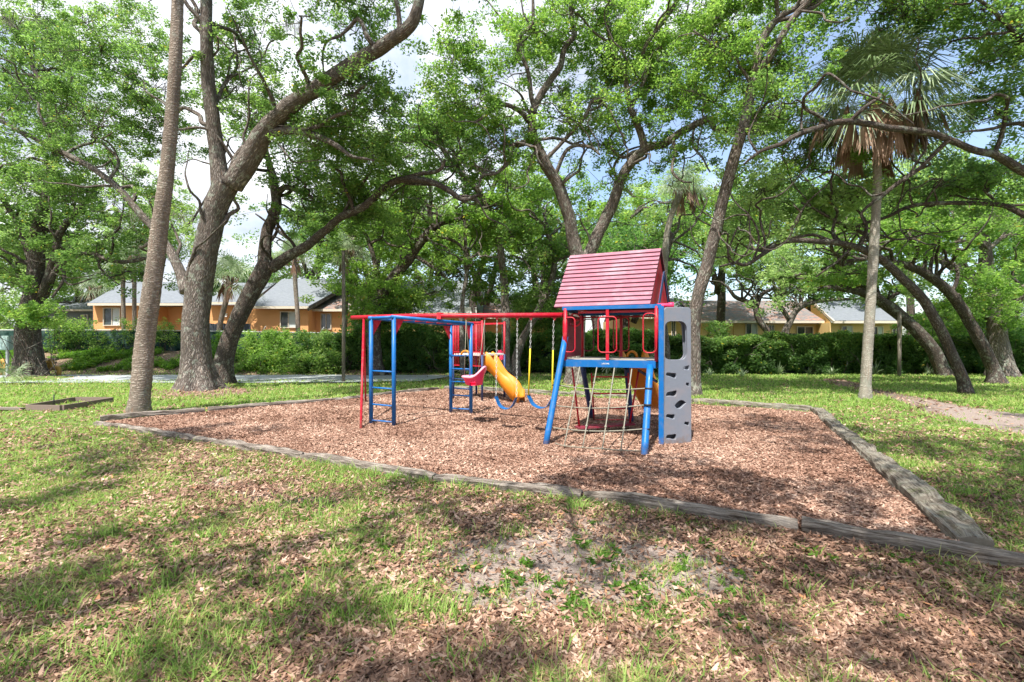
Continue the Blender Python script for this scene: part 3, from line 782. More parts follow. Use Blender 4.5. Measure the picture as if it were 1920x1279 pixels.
# maker's word on the beam
cu = bpy.data.curves.new('beam_lettering', 'FONT'); cu.body = 'LIFETIME'; cu.size = .032; cu.extrude = .001
o = bpy.data.objects.new('t', cu); COL.objects.link(o); bpy.context.view_layer.update()
me = bpy.data.meshes.new_from_object(o.evaluated_get(bpy.context.evaluated_depsgraph_get())); bpy.data.objects.remove(o)
mm = Matrix([[U_[0], 0, -W_[0]], [U_[1], 0, -W_[1]], [0, 1, 0]]).to_4x4(); mm.translation = Vector(FL+(FR-FL)*.42-W_*.028+np.array([0, 0, DT-.075])-V3(tower['_org']))
me.transform(mm); link('beam_lettering', me, M['white'], tower)
# posts
for a, nm in ((FL, 'post'), (FR, 'post'), (BL, 'post'), (BR, 'post')):
    mb = MB(); mb.tube([Z(a, DT-.02), Z(a, 2.2)], .032 if a is not FR else .03, 10)
    mb.build('post', M['red'] if a is not BR else M['maroon'], tower)
post = FR+U_*.075
mb = MB(); mb.box(Z(post, 1.1), (.075, .085, 2.2), math.atan2(U_[1], U_[0])); mb.build('corner_post', M['blue'], tower)
mid = (FL+FR)/2-U_*.03; bmid = (BL+BR)/2
for a in (mid, bmid):
    mb = MB(); mb.box(Z(a, DT+.42), (.05, .03, .86), math.atan2(U_[1], U_[0])); mb.build('middle_post', M['red'], tower)
# legs
def leg(a, b, r, m, nm='leg'):
    mb = MB(); mb.tube(spline([a, (V3(a)+V3(b))/2, b], 3), r, 14); return mb.build(nm, m, tower)
l1 = leg(G(1022, 838)-[0, 0, .03], PB(1060, 632, 8.2), .05, M['blue'])
l2 = leg(G(1207.5, 857)-[0, 0, .03], PB(1219, 686, 7.6), .052, M['blue'])
l3 = leg(G(1110, 787), PB(1093, 690, 9.25), .05, M['dkblue'])
l4 = leg(G(1189, 799)+[0, .2, 0], PB(1175, 690, 9.0), .05, M['dkblue'])
for (lg, ps) in ((l1, [(1042, 722, 7.98), (1034, 760, 7.85), (1028, 802, 7.73)]), (l2, [(1216.5, 728, 7.4), (1214.5, 759, 7.25), (1212, 804, 7.1), (1208, 851, 6.95)])):
    for q in ps:
        c = PB(*q); mb = MB(); mb.tube([c-[0, 0, .012], c+[0, 0, .012]], .060, 12); s = mb.build('tie', M['black'])
        s.parent = lg; s.data.transform(Matrix.Translation(Vector(-V3(tower['_org']))))
mb = MB(); mb.beam(PB(1197, 694, 8.4), PB(1232, 716, 7.75), .03, .035); mb.build('brace', M['dkblue'], tower)
# eave rails
for (a, b, dz) in ((FL, FR, 2.20), (BL, BR, 2.16)):
    mb = MB(); mb.beam(Z(a, dz)-U_*.05, Z(b, dz)+U_*.08, .045, .06); mb.build('eave_rail', M['blue'], tower)
for (a, b, dz) in ((FL, FR, 2.13), ):
    mb = MB(); mb.beam(Z(a, dz)+W_*.08+U_*.2, Z(b, dz)+W_*.08, .03, .035); mb.build('inner_rail', M['red'], tower)
mb = MB(); mb.beam(Z(BL, 2.10), Z(BR, 2.10), .03, .03); mb.build('inner_rail', M['red'], tower)
for a, b in ((FL, BL), (FR, BR)):
    mb = MB(); mb.beam(Z(a, 2.175)+W_*.04, Z(b, 2.175)-W_*.04, .045, .07); mb.build('side_eave_rail', M['dkblue'], tower)
# rounded rectangular rail loops
def loop(c, w, z0, z1, r=.0105, dirv=U_, mat='red', nm='rail_loop'):
    pts = []; cr = .07
    for (sx, zc, a0) in ((1, z0+cr, -90), (1, z1-cr, 0), (-1, z1-cr, 90), (-1, z0+cr, 180)):
        for k in range(6):
            a = R(a0+k*18); pts.append(V3(c)+dirv*(sx*(w/2-cr)+cr*math.cos(a))+np.array([0, 0, zc+cr*math.sin(a)]))
    pts.append(pts[0]); mb = MB(); mb.tube(pts, r, 8, False); return mb.build(nm, M[mat], tower)
loop(mid-W_*.02, .30, DT+.12, DT+.70); loop(FL+U_*.07-W_*.02, .2, DT+.12, DT+.70); loop(FR-U_*.10-W_*.02, .2, DT+.12, DT+.74)
loop(bmid, .28, DT+.12, DT+.74, mat='crimson'); loop(BL+U_*.12, .2, DT+.12, DT+.72, mat='maroon')
for k in range(2): loop(BL+(FL-BL)*.5+W_*(.3-.6*k), .2, DT+.12, DT+.7, dirv=W_, mat='crimson')
# roof
eL, eR = np.array([.738, 8.40, 2.225]), np.array([2.20, 7.70, 2.225])
rV = np.array([.345, .53, 0]); 
gL, gR = eL+rV+[0, 0, 1.0], eR+rV*.98+[.0, 0, 1.0]
kL, kR = eL+rV*2, eR+rV*1.96
def roof_slope(e0, e1, g0, g1, n=13, lap=.02):
    mb = MB(); nrm = np.cross(e1-e0, g0-e0); nrm /= np.linalg.norm(nrm)
    if nrm[2] < 0: nrm = -nrm
    for k in range(n):
        t0, t1 = k/n, (k+.87)/n
        a0, a1 = e0+(g0-e0)*t0, e1+(g1-e1)*t0; b0, b1 = e0+(g0-e0)*t1, e1+(g1-e1)*t1
        o0, o1 = nrm*(lap+.016), nrm*.016
        top = [a0+o0, a1+o0, b1+o1, b0+o1]; bot = [a0+nrm*.004, a1+nrm*.004, b1, b0]
        mb.add(top+bot, [[0, 1, 2, 3], [7, 6, 5, 4], [4, 5, 1, 0], [5, 6, 2, 1], [6, 7, 3, 2], [7, 4, 0, 3]])
    d0 = g0-e0; th = nrm*.02; mb2 = MB()  # near-black slab seen through the board gaps stands in for lap shadow
    mb2.add([e0-th, e1-th, g1-th, g0-th, e0, e1, g1, g0], [[3, 2, 1, 0], [4, 5, 6, 7], [0, 1, 5, 4], [1, 2, 6, 5], [2, 3, 7, 6], [3, 0, 4, 7]])
    mb2.build('lap_shade_backing', M['lapshade'], tower); return mb
roof_slope(eL, eR, gL, gR).build('roof', M['roofpink'], tower, label='faded pinkish red planked roof slope facing the lawn')
roof_slope(kL, kR, gL+W_*.01, gR+W_*.01).build('roof', M['roofpink'], tower)
for e0, g0, k0, off in ((eR, gR, kR, U_*-.05), (eL, gL, kL, U_*.05)):
    mb = MB(); i = np.array([0, 0, -.05]); a, b, c = e0+off+(k0-e0)*.05, k0+off-(k0-e0)*.05, g0+off+i
    t = U_*.015; mb.add([a-t, b-t, c-t, a+t, b+t, c+t], [[0, 1, 2], [5, 4, 3], [0, 3, 4, 1], [1, 4, 5, 2], [2, 5, 3, 0]]); ob = mb.build('gable_panel', M['crimson'], tower)
mb = MB(); mb.beam(eR+[.05, .02, -.01]+rV*.5, gR+[.045, -.0, -.42], .012, .075); mb.beam(kR+[.0, .0, .02]-rV*.25, gR+[.045, -.0, -.40], .012, .06); mb.build('gable_brace', M['dkblue'], tower)
mb = MB(); c = PB(1232, 573, 7.9); mb.tube([c, c+U_*.05, c+U_*.17, c+U_*.2, c+U_*.26], [.03, .035, .035, .048, .048], 14); mb.build('telescope', M['pink'], tower)
# red activity panel on the left side
mb = MB(); a, b = FL+W_*.12, BL-W_*.12
mb.beam(Z(a, DT+.39), Z(b, DT+.39), .03, .72)
for z in (DT+.12, DT+.36, DT+.6): mb.beam(Z(a, z)-U_*.02+W_*.1, Z(b, z)-U_*.02-W_*.1, .02, .03); mb.beam(Z(a, z)+U_*.02+W_*.1, Z(b, z)+U_*.02-W_*.1, .02, .03)
mb.build('activity_panel', M['maroon'], tower)
mb = MB(); c = PB(1078, 600, 8.5); ring = [c+U_*.11*math.cos(t)+np.array([0, 0, .11*math.sin(t)]) for t in np.linspace(0, 6.283, 19)]
mb.tube(ring, .014, 8, False)
for t in (0, 2.1, 4.2): mb.tube([c, c+U_*.11*math.cos(t)+np.array([0, 0, .11*math.sin(t)])], .012, 6)
mb.tube([c-W_*.03, c+W_*.12], .03, 10); mb.build('steering_wheel', M['crimson'], tower)
# climbing wall: double plastic shell with real openings
def shell(name, holes, w, h, th, off, mat, u, w_, org):
    cu = bpy.data.curves.new('c', 'CURVE'); cu.dimensions = '2D'; cu.fill_mode = 'BOTH'; cu.extrude = max(.002, th/2-.01); cu.bevel_depth = .010; cu.bevel_resolution = 2
    def poly(pts):
        s = cu.splines.new('POLY'); s.points.add(len(pts)-1); s.use_cyclic_u = True
        for p_, q in zip(s.points, pts): p_.co = (q[0], q[1], 0, 1)
    poly(w)
    for q in holes: poly(q)
    o = bpy.data.objects.new('t', cu); COL.objects.link(o); bpy.context.view_layer.update()
    me = bpy.data.meshes.new_from_object(o.evaluated_get(bpy.context.evaluated_depsgraph_get())); bpy.data.objects.remove(o)
    m4 = Matrix([[u[0], 0, -w_[0]], [u[1], 0, -w_[1]], [0, 1, 0]]).to_4x4(); m4.translation = Vector(V3(org)+w_*off-V3(tower['_org'])); me.transform(m4)
    for p_ in me.polygons: p_.use_smooth = False
    return link(name, me, mat, tower)
uw = np.array([.985, .17, 0]); uw /= np.linalg.norm(uw); ww = np.array([-uw[1], uw[0], 0])
worg = post+U_*.045+np.array([0, -.01, 0]); Y0 = worg[1]
def wl(px, py): # photo position -> panel coordinates
    k = (px-CX)/FP; t = (k*worg[1]-worg[0])/(uw[0]-k*uw[1]); q = worg+uw*t
    return (t, HC+(CY-py)/FP*q[1])
def rrect(x0, y0, x1, y1, r, n=6, tap=0):
    o = []
    for cx, cy, a0 in ((x1-r, y0+r, -90), (x1-r-tap, y1-r, 0), (x0+r+tap, y1-r, 90), (x0+r, y0+r, 180)):
        for k in range(n+1): a = R(a0+90*k/n); o.append((cx+r*math.cos(a), cy+r*math.sin(a)))
    return o
x1w = wl(1296, 700)[0]
outer = rrect(.0, .0, x1w, 2.17, .045, 6, .008)
def foot(px0, px1, pyc, hh, tilt=0, flip=False):
    a, zc = wl(px0-1.2, pyc); b, _ = wl(px1+1.2, pyc); a = max(a-.008, .022); b = min(b+.012, x1w-.022); L = b-a; hz = (hh+6)/FP*7.65/2; o = []
    for k in range(22):
        t = k/22*6.283; c_, s_ = math.cos(t), math.sin(t)
        pr = .78+.28*math.cos(2*t+.5)*(1 if not flip else -1)+.18*c_*(1 if not flip else -1)
        x = c_*L/2; y = s_*hz*pr+tilt*c_*L/2
        o.append(((a+b)/2+x, zc+y))
    return o
hw0, hw1 = wl(1245, 602), wl(1289, 675)
win = rrect(hw0[0], hw1[1], hw1[0], hw0[1], .11, 8, .01)
holes = [win, foot(1243, 1267, 703.5, 11, -.08), foot(1242, 1268, 739, 13, .22), foot(1267, 1285, 758.5, 10, .18, True), foot(1241, 1264, 781.5, 10), foot(1241, 1267, 820, 12, .1),
         foot(1283, 1292.5, 690, 9, .3), foot(1288, 1293, 721, 8), foot(1285, 1293, 794.5, 8)]
shell('climbing_wall', holes, outer, 2.17, .05, .03, M['greyplastic'], uw, ww, worg)
win2 = [(a+.045, b) for a, b in rrect(hw0[0]+.03, hw1[1]-.01, hw1[0]-.01, hw0[1]+.02, .11, 8, .03)]
shell('climbing_wall_back', [win2], rrect(.01, .0, x1w-.005, 2.15, .05, 6, .01), 2.15, .03, .17, M['greyplastic'], uw, ww, worg)
mb = MB()
for (xx) in (.012, x1w-.012):
    q = worg+uw*xx+ww*.10; mb.box(Z(q, 1.07), (.02, .11, 2.08), math.atan2(uw[1], uw[0]))
q = worg+uw*x1w/2+ww*.10; mb.box(Z(q, 2.14), (x1w-.06, .11, .02), math.atan2(uw[1], uw[0]))
mb.build('climbing_wall_edge', M['greyplastic'], tower)
# cargo net
def rp(mb, a, b, sag=.015, r=.009, n=6):
    t = np.linspace(0, 1, n)[:, None]; p_ = V3(a)*(1-t)+V3(b)*t; p_[:, 2] -= (sag*np.sin(math.pi*t))[:, 0]; mb.tube(p_, r, 6)
netroot = tower
top = [PB(1087, 688, 8.0), PB(1119, 689, 7.88), PB(1152, 690, 7.75), PB(1184.5, 692, 7.65)]
bot = [PB(1058, 836, 7.3), PB(1092.5, 839, 7.15), PB(1129.5, 841, 7.0), PB(1164, 844, 6.85)]
vm = MB()
rows = [(1042, 721.6, 7.98, 1216, 728, 7.4), (1034, 760, 7.85, 1214, 759, 7.25), (1028, 801, 7.73, 1211, 804, 7.1)]
for a, b in zip(top, bot): rp(vm, a, b, 0, .010, 8)
for (a, b, c, d, e, f) in rows: rp(vm, PB(a, b, c), PB(d, e, f), .05, .010, 12)
for a, b in zip([bot[0]-U_*.14+[0, 0, .03]]+bot, bot+[G(1208, 853)+[0, 0, .06]]): rp(vm, a, b, .006, .011, 5)
for a, b in zip(top, bot):
    for s in (.21, .46, .75, 1.0):
        q = a+(b-a)*s; vm.tube([q-[0, 0, .02], q-[0, 0, .008], q+[0, 0, .008], q+[0, 0, .02]], [.010, .02, .02, .010], 8)
vm.build('cargo_net', M['rope'], tower)
# ladder at the back
mb = MB(); la, lb_ = PB(1109, 700, 9.3), PB(1114, 789, 9.85); ra_, rb_ = PB(1178, 700, 8.95), PB(1182, 789, 9.6)
def lad(name, parent, l0, l1, r0, r1, ts, mr, mg, r=.017, rr=.014):
    q = MB(); q.tube([l0, l1], r, 8); q.tube([r0, r1], r, 8); q.build('ladder_rail', mr, parent)
    for t in ts:
        q = MB(); q.tube([V3(l0)*(1-t)+V3(l1)*t, V3(r0)*(1-t)+V3(r1)*t], rr, 8); q.build('rung', mg, parent)
lad('ladder', tower, la, lb_, ra_, rb_, (.07, .41, .73, .98), M['red'], M['crimson'])
# slide
def slide(p0, p1, h0, width, wall, parent, name='slide', skirt=.35, n=26, mat='yellow'):
    p0, p1 = V3(p0), V3(p1); d = p1-p0; d[2] = 0; L = np.linalg.norm(d); d /= L; s = np.array([-d[1], d[0], 0])
    mb = MB(); V = []; prof = [(-.5, 1, 1), (-.47, 1.02, 1), (-.40, .9, .98), (-.36, .05, 0), (0, 0, 0), (.36, .05, 0), (.40, .9, .98), (.47, 1.02, 1), (.5, 1, 1), (.5, -skirt, 0), (.42, -skirt, 0), (.34, -.12, 0), (0, -.14, 0), (-.34, -.12, 0), (-.42, -skirt, 0), (-.5, -skirt, 0)]
    m = len(prof); F = []
    for i in range(n):
        t = i/(n-1)
        z = h0*(1-ss(.0, 1.0, t)*.0)*(1-(t**1.0)); z = h0+(.16-h0)*(ss(-.05, 1.02, t)*.45+.55*t)+.03*math.sin(t*2*math.pi*1.5)*math.sin(t*math.pi)
        wh = wall*(1+.18*math.sin(t*math.pi*3+.6)*.8) if t < .9 else wall*.75
        wh *= ss(0, .06, t)*.4+.6; 
        fl = 1+.12*ss(.85, 1, t)
        for (u, v, _) in prof:
            V.append(p0+d*L*t+s*(u*width*fl)+np.array([0, 0, z+v*wh]))
    for i in range(n-1):
        for j in range(m):
            j2 = (j+1) % m; F.append([i*m+j, (i+1)*m+j, (i+1)*m+j2, i*m+j2])
    F += [list(range(m)), [(n-1)*m+k for k in range(m)][::-1]]
    mb.add(V, F, None, True); return mb.build(name, M[mat], parent)
slide(np.array([2.22, 8.98, 0]), np.array([3.18, 10.75, 0]), DT, .48, .17, tower, 'slide')
mb = MB()
for (a, b) in ((1176, 1194),):
    c = P((a+b)/2, 676, 9.0); c[2] = DT+.0; w = (b-a)/FP*9/2
    mb.tube([c+U_*w*math.cos(t)+np.array([0, 0, .11*math.sin(t)]) for t in np.linspace(0, math.pi, 9)], .025, 8)
mb.build('slide_hood', M['yellow'], tower)
# swing beam
mb = MB(); mb.tube([bpt(660), bpt(760), bpt(1062)], .046, 16); sb = mb.build('swing_beam', M['red'], tower)
mb = MB(); mb.tube([bpt(682)-[0, 0, .03], G(676.5, 807)-[0, 0, .03]], .024, 10); mb.build('beam_leg', M['red'], tower)
mb = MB(); q = bpt(682)-[0, 0, .03]; f = G(676.5, 807); f2 = q+(q-f)*1.0; f2[2] = -.03; mb.tube([q, f2], .024, 10); mb.build('beam_leg', M['red'], tower)
for px in (873, 909, 932, 970, 996, 1040):
    c = bpt(px); mb = MB(); t = U_*.012
    for s in (1,):
        a, b, e = c+[0, 0, -.03]-U_*.05, c+[0, 0, -.03]+U_*.05, c+[0, 0, -.10]
        mb.add([a-W_*.01, b-W_*.01, e-W_*.01, a+W_*.01, b+W_*.01, e+W_*.01], [[0, 2, 1], [3, 4, 5], [0, 1, 4, 3], [1, 2, 5, 4], [2, 0, 3, 5]])
    mb.build('swing_hanger', M['crimson'], tower)
# monkey bars
n1, n2, n3, n4 = G(695.8, 797), G(738.5, 801), G(845.4, 775), G(883, 779)
T_ = [Z(n1, 2.10), Z(n2, 2.11), Z(n3, 2.03), Z(n4, 2.03)]
for a, t in zip((n1, n2, n3, n4), T_):
    mb = MB(); mb.tube([a-[0, 0, .03], t], .04, 14); mb.build('monkey_bar_post', M['blue'], tower)
for a, b in ((0, 2), (1, 3)):
    d = (T_[b]-T_[a])/np.linalg.norm(T_[b]-T_[a]); mb = MB(); mb.tube([T_[a]-d*.05, T_[b]+d*.05], .037, 14); mb.build('monkey_bar_rail', M['blue'], tower)
for k in range(7):
    t = (k+.5)/7; mb = MB(); mb.tube([T_[0]*(1-t)+T_[2]*t, T_[1]*(1-t)+T_[3]*t], .014, 8); mb.build('monkey_bar', M['red'], tower)
for a, b in ((0, 1), (2, 3)):
    mb = MB(); mb.tube([T_[a], T_[b]], .03, 10); mb.build('end_rail', M['blue'], tower)
for (a, b, c, dd, zs) in ((n1, n2, 9.56, 9.32, ((695, 9.56, 697, 9.32), (726, 9.56, 729, 9.32), (757, 9.56, 761, 9.32), (787, 9.56, 791, 9.32))), (n3, n4, 0, 0, ((667, 11.1, 667, 10.8), (691, 11.1, 692, 10.8), (715, 11.1, 716, 10.8), (740, 11.1, 742, 10.8), (765, 11.1, 767, 10.8)))):
    for (ya, da, yb, db) in zs:
        mb = MB(); mb.tube([Z(a, HC-(ya-CY)/FP*da), Z(b, HC-(yb-CY)/FP*db)], .017, 8); mb.build('rung', M['blue'], tower)
def gusset(c, dirv, s=.22):
    mb = MB(); dirv = V3(dirv); w = np.cross(dirv, [0, 0, 1])*.012
    a, b, e = V3(c)+dirv*.035, V3(c)+dirv*(.035+s*.8), V3(c)+dirv*.04+[0, 0, -s*1.25]
    mb.add([a-w, b-w, e-w, a+w, b+w, e+w], [[0, 2, 1], [3, 4, 5], [0, 1, 4, 3], [1, 2, 5, 4], [2, 0, 3, 5]]); mb.build('gusset', M['red'], tower)
du = (n2-n1)/np.linalg.norm(n2-n1); dv = (n3-n1)/np.linalg.norm(n3-n1)
for c, s in ((T_[0], 1), (T_[1], 1), (T_[2], -1), (T_[3], -1)): gusset(c-[0, 0, .04], dv*s, .24)
mb = MB(); c = bpt(825); mb.box(c-[0, 0, .02], (.10, .10, .13), -.4); mb.build('beam_bracket', M['crimson'], tower)

# ---- swings (hang from the beam: things of their own)
def chain(mb, a, b, r=.007, pitch=.05):
    a, b = V3(a), V3(b); L = np.linalg.norm(b-a); n = max(4, int(L/pitch)); d = (b-a)/n
    for k in range(n):
        p0 = a+d*k; s = np.array([.012, 0, 0]) if k % 2 else np.array([0, .012, 0])
        mb.tube([p0-d*.12, p0+d*.2+s, p0+d*.8+s, p0+d*1.12, p0+d*.8-s, p0+d*.2-s, p0-d*.12], r*.6, 5, False)
def belt(label, h0, h1, s0, s1, low, sleeve, group='belt swings on the red beam'):
    root = thing('belt_swing', (h0+h1)/2, label, 'swing', group)
    for h, s in ((h0, s0), (h1, s1)):
        mb = MB()
        cut = s+(h-s)*(.62 if sleeve else 0)
        chain(mb, h, cut if sleeve else s); mb.build('chain', M['chain'], root)
        if sleeve: mb = MB(); mb.tube([cut, (cut+s)/2+[0, 0, .0], s], .014, 8); mb.build('chain_sleeve', M['yellowsleeve'], root)
    path = spline([s0, s0*.8+s1*.2+[0, 0, low*.75], (s0+s1)/2+[0, 0, low], s0*.2+s1*.8+[0, 0, low*.75], s1], 6)
    d = s1-s0; d[2] = 0; d /= np.linalg.norm(d); w = np.array([-d[1], d[0], 0])*.075
    mb = MB(); V = []; n = len(path)
    for p_ in path: V += [p_-w, p_+w, p_+w+[0, 0, -.012], p_-w+[0, 0, -.012]]
    F = [[i*4+j, i*4+(j+1) % 4, (i+1)*4+(j+1) % 4, (i+1)*4+j] for i in range(n-1) for j in range(4)]+[[3, 2, 1, 0], [(n-1)*4+k for k in range(4)]]
    mb.add(V, F); mb.build('seat', M['blue'], root); return root
Hk = lambda px: bpt(px, -.10)
belt('blue belt swing in front of the yellow slide, hung on bare chains', Hk(932), Hk(970), PB(930, 743, 9.25), PB(968.5, 745, 9.1), -.22, False)
belt('blue belt swing beside the tower, hung on yellow sleeved chains', Hk(996), Hk(1038), PB(991, 741, 9.0), PB(1035, 748, 8.8), -.19, True)
# toddler bucket swing
root = thing('toddler_swing', bpt(890), 'pink bucket toddler swing hung on four ropes from the red beam', 'swing')
c = PB(890, 706, 9.6); mb = MB(); V = []; rings = [(0, 1.0, 1.0), (-.03, .97, .95), (-.10, .86, .82), (-.17, .74, .70), (-.175, .55, .5), (-.10, .60, .60), (-.0, .86, .86)]
ax, ay = U_*.215, W_*.185; n = 28
def rimz(t): return .20*max(0, math.cos(t))**2-.01
for (z, a, b) in rings:
    for k in range(n):
        t = k/n*2*math.pi; f = rimz(t)*(1+z/.18 if z > -.18 else 0)
        V.append(c+ax*a*math.cos(t)*(1+.12*(math.cos(t) < 0))+ay*b*math.sin(t)+np.array([0, 0, z+f]))
F = [[i*n+j, i*n+(j+1) % n, (i+1)*n+(j+1) % n, (i+1)*n+j] for i in range(len(rings)-1) for j in range(n) if not (i in (2, 3, 4) and (5 <= j % 28 <= 7 or 20 <= j % 28 <= 22))]+[[4*n+k for k in range(n)]]
mb.add(V, F, None, True); mb.build('bucket', M['pink'], root)
mb = MB(); rim = [c+ax*1.04*math.cos(t)*(1+.12*(math.cos(t) < 0))+ay*1.04*math.sin(t)+np.array([0, 0, rimz(t)+.005]) for t in np.linspace(0, 2*math.pi, 37)]
mb.tube(rim, .022, 10, False); mb.build('rim', M['palepink'], root)
for h, (sx, sy) in ((Hk(874), (-.75, -.7)), (Hk(874), (-.75, .7)), (Hk(909), (.6, -.7)), (Hk(909), (.6, .7))):
    e = c+ax*sx+ay*sy+[0, 0, .03]; mb = MB(); mb.tube([h, (h+e)/2, e], .0075, 6); mb.build('rope', M['rope'], root)
mb = MB(); q = c+ax*.4+[0, 0, -.17]; mb.tube([q, q+[0, 0, -.1], q+[.01, 0, -.16]], .006, 6); mb.build('loose_strap', M['yellowsleeve'], root)
# glider hanging below the tower
root = thing('glider_swing', PB(1130, 700, 8.9), 'flat maroon glider plank on two red bars hanging under the tower', 'swing')
mb = MB(); a, b = PB(1081, 805, 8.55), PB(1186, 798, 8.75); a[2] = max(a[2], .12); b[2] = max(b[2], .16)
mb.beam(a, b, .22, .03); mb.build('seat', M['maroon'], root)
for t, s in ((PB(1073, 690, 8.35), a+(b-a)*.05), (PB(1198, 692, 8.75), b-(b-a)*.05)):
    mb = MB(); mb.tube([t, s], .017, 8); mb.build('hanging_bar', M['red'], root)

# ---- second, farther play tower
t2 = thing('play_tower', G(866, 760), 'smaller red barred play tower with a wavy yellow slide behind the monkey bars', 'play tower')
Yb = 13.3; dk0 = 1.28
q0, q1 = P(850, 665, 13.5), P(904, 665, 12.9); uu = q1-q0; uu[2] = 0; Lq = np.linalg.norm(uu); uu /= Lq; vv = np.array([-uu[1], uu[0], 0])
q0[2] = q1[2] = 0
mb = MB(); mb.beam(Z(q0, dk0)+vv*.5, Z(q1, dk0)+vv*.5, 1.0, .05); mb.build('deck', M['white'], t2)
for s, (aa, bb) in ((q0, (0, 1)), (q1, (0, 1))):
    for k in (0, 1):
        mb = MB(); mb.tube([Z(s+vv*k, -.03), Z(s+vv*k, dk0)], .03, 8); mb.build('leg', M['dkblue'], t2)
        mb = MB(); mb.tube([Z(s+vv*k, dk0-.3), Z(s+vv*k, 2.2)], .028, 8); mb.build('post', M['red'], t2)
for (a, b) in ((0, .22), (.66, 1.0)):
    mb = MB(); p_, q_ = q0+uu*Lq*a, q0+uu*Lq*b
    for z in (dk0-.3, 1.35, 2.12): mb.beam(Z(p_, z), Z(q_, z), .02, .035)
    k = 0
    for k in range(5 if a else 4):
        w = p_+(q_-p_)*((k+.5)/(5 if a else 4)); mb.tube([Z(w, dk0-.3), Z(w, 2.12)], .014, 6)
    mb.build('barred_panel', M['red'], t2)
mb = MB(); mb.beam(Z(q0, 2.15), Z(q1, 2.15), .04, .05); mb.beam(Z(q0, 2.15)+vv, Z(q1, 2.15)+vv, .04, .05); mb.build('top_rail', M['red'], t2)
for z in (.86, .6, .34):
    mb = MB(); mb.tube([Z(q0+uu*.05, z), Z(q0+uu*.6, z)], .02, 8); mb.build('rung', M['dkblue'], t2)
slide(q1+vv*.35-uu*.1, G(975, 757)+np.array([.05, .1, 0]), dk0-.12, .42, .22, t2, 'slide', .9)
mb = MB(); c = P(873, 667, 13.1); mb.tube([c+uu*.16*math.cos(t)+np.array([0, 0, .13*math.sin(t)]) for t in np.linspace(0, math.pi, 9)], .03, 8); mb.build('slide_hood', M['yellow'], t2)
# pinwheel flowers
root = thing('pinwheel_flowers', G(933, 735), 'small red and pink flower pinwheels on stems behind the slide', 'garden ornament')
for (a, b) in ((928, 667), (938, 661), (941, 670), (924, 672)):
    c = P(a, b, 14.2); mb = MB(); mb.tube([Z(c, 0)+[(933-a)*.004, 0, 0], c], .008, 6); mb.build('stem', M['ivystem'] if 'ivystem' in M else M['black'], root)
    mb = MB()
    for k in range(6):
        t = k*math.pi/3; e = c+.085*np.array([math.cos(t), 0, math.sin(t)]); f = c+.075*np.array([math.cos(t+.7), -.2, math.sin(t+.7)]); mb.add([c+[0, -.01, 0], e, f, c+[0, .01, 0]], [[0, 1, 2], [3, 2, 1], [0, 2, 3], [0, 3, 1]])
    mb.build('pinwheel', M['pink'], root)
# ------------------------------------------------------------------ houses
def stucco(name, col):
    n = NT(name); o = n.pos(); c = n.mix(n.math('MULTIPLY', n.noise(o, .8, 4), .5), col, tuple(k*.72 for k in col)); n.surf(n.bsdf(c, .9, .1, n.noise(o, 40, 3), .3, .01)); return n.m
M['orange'] = stucco('orange_stucco', (.70, .36, .16)); M['tan'] = stucco('yellow_stucco', (.70, .49, .23)); M['greywall'] = stucco('grey_siding', (.17, .2, .2))
def shingle(name, c1, c2, leafy=0):
    n = NT(name); p = n.pos(); v = n.n('ShaderNodeTexBrick'); n.l(n.mapping(p, (1, 1, 1)), v.inputs['Vector'])
    w = n.noise(n.mapping(p, (2.2, 6, 6)), 2.0, 4, .7); c = n.ramp(w, [(.3, c1), (.7, c2)])
    if leafy: c = n.mix(n.ramp(n.noise(n.mapping(p, (.8, 1, 1)), 2.2, 6, .85), [(.5, (0, 0, 0)), (.58, (.85, .85, .85))]), c, (.34, .18, .13))
    n.surf(n.bsdf(c, .9, .15, w, .5, .02)); return n.m
M['shingle'] = shingle('grey_shingles', (.13, .145, .165), (.21, .225, .25)); M['shingleleaf'] = shingle('leaf_strewn_shingles', (.09, .085, .085), (.22, .21, .21), 1.0)
M['trim'] = stucco('cream_trim', (.62, .55, .45)); M['darkfence'] = stucco('dark_grey_boards', (.07, .08, .095))
n = NT('window_glass'); n.surf(n.bsdf(n.ramp(n.noise(n.pos(), 1.5, 3), [(.3, (.02, .025, .03)), (.7, (.07, .09, .10))]), .08, .6)); M['glass'] = n.m
M['curtain'] = stucco('white_blinds', (.52, .56, .55))
def window(house, cx0, cx1, z0, z1, y, lit='R', mull=True):
    """front-facing sliding window set in the wall whose face is at y"""
    w = cx1-cx0; h = z1-z0; mx = (cx0+cx1)/2
    mb = MB(); f = .055*max(1, w/1.2)
    for (c, s) in (((mx, y-.05, z1-f/2), (w, .10, f)), ((mx, y-.05, z0+f/2), (w, .10, f)), ((cx0+f/2, y-.05, (z0+z1)/2), (f, .10, h-2*f)), ((cx1-f/2, y-.05, (z0+z1)/2), (f, .10, h-2*f))): mb.box(c, s)
    if mull: mb.box((mx, y-.045, (z0+z1)/2), (f*.8, .08, h-2*f))
    fr = mb.build('window', M['trim'], house)
    mb = MB(); mb.box((mx, y-.012, (z0+z1)/2), (w-2*f, .02, h-2*f)); mb.build('pane', M['glass'], fr)
    if lit:
        a, b = (mx+f*.5, cx1-f) if lit == 'R' else ((cx0+f, mx-f*.5) if lit == 'L' else (cx0+f, cx1-f))
        mb = MB(); nb = 7; V = []
        for k in range(nb*2+1): x = a+(b-a)*k/(nb*2); V += [(x, y-.03-.012*(k % 2), z0+f), (x, y-.03-.012*(k % 2), z1-f)]
        mb.add(V, [[2*k, 2*k+2, 2*k+3, 2*k+1] for k in range(nb*2)]); mb.build('curtain', M['curtain'], fr)
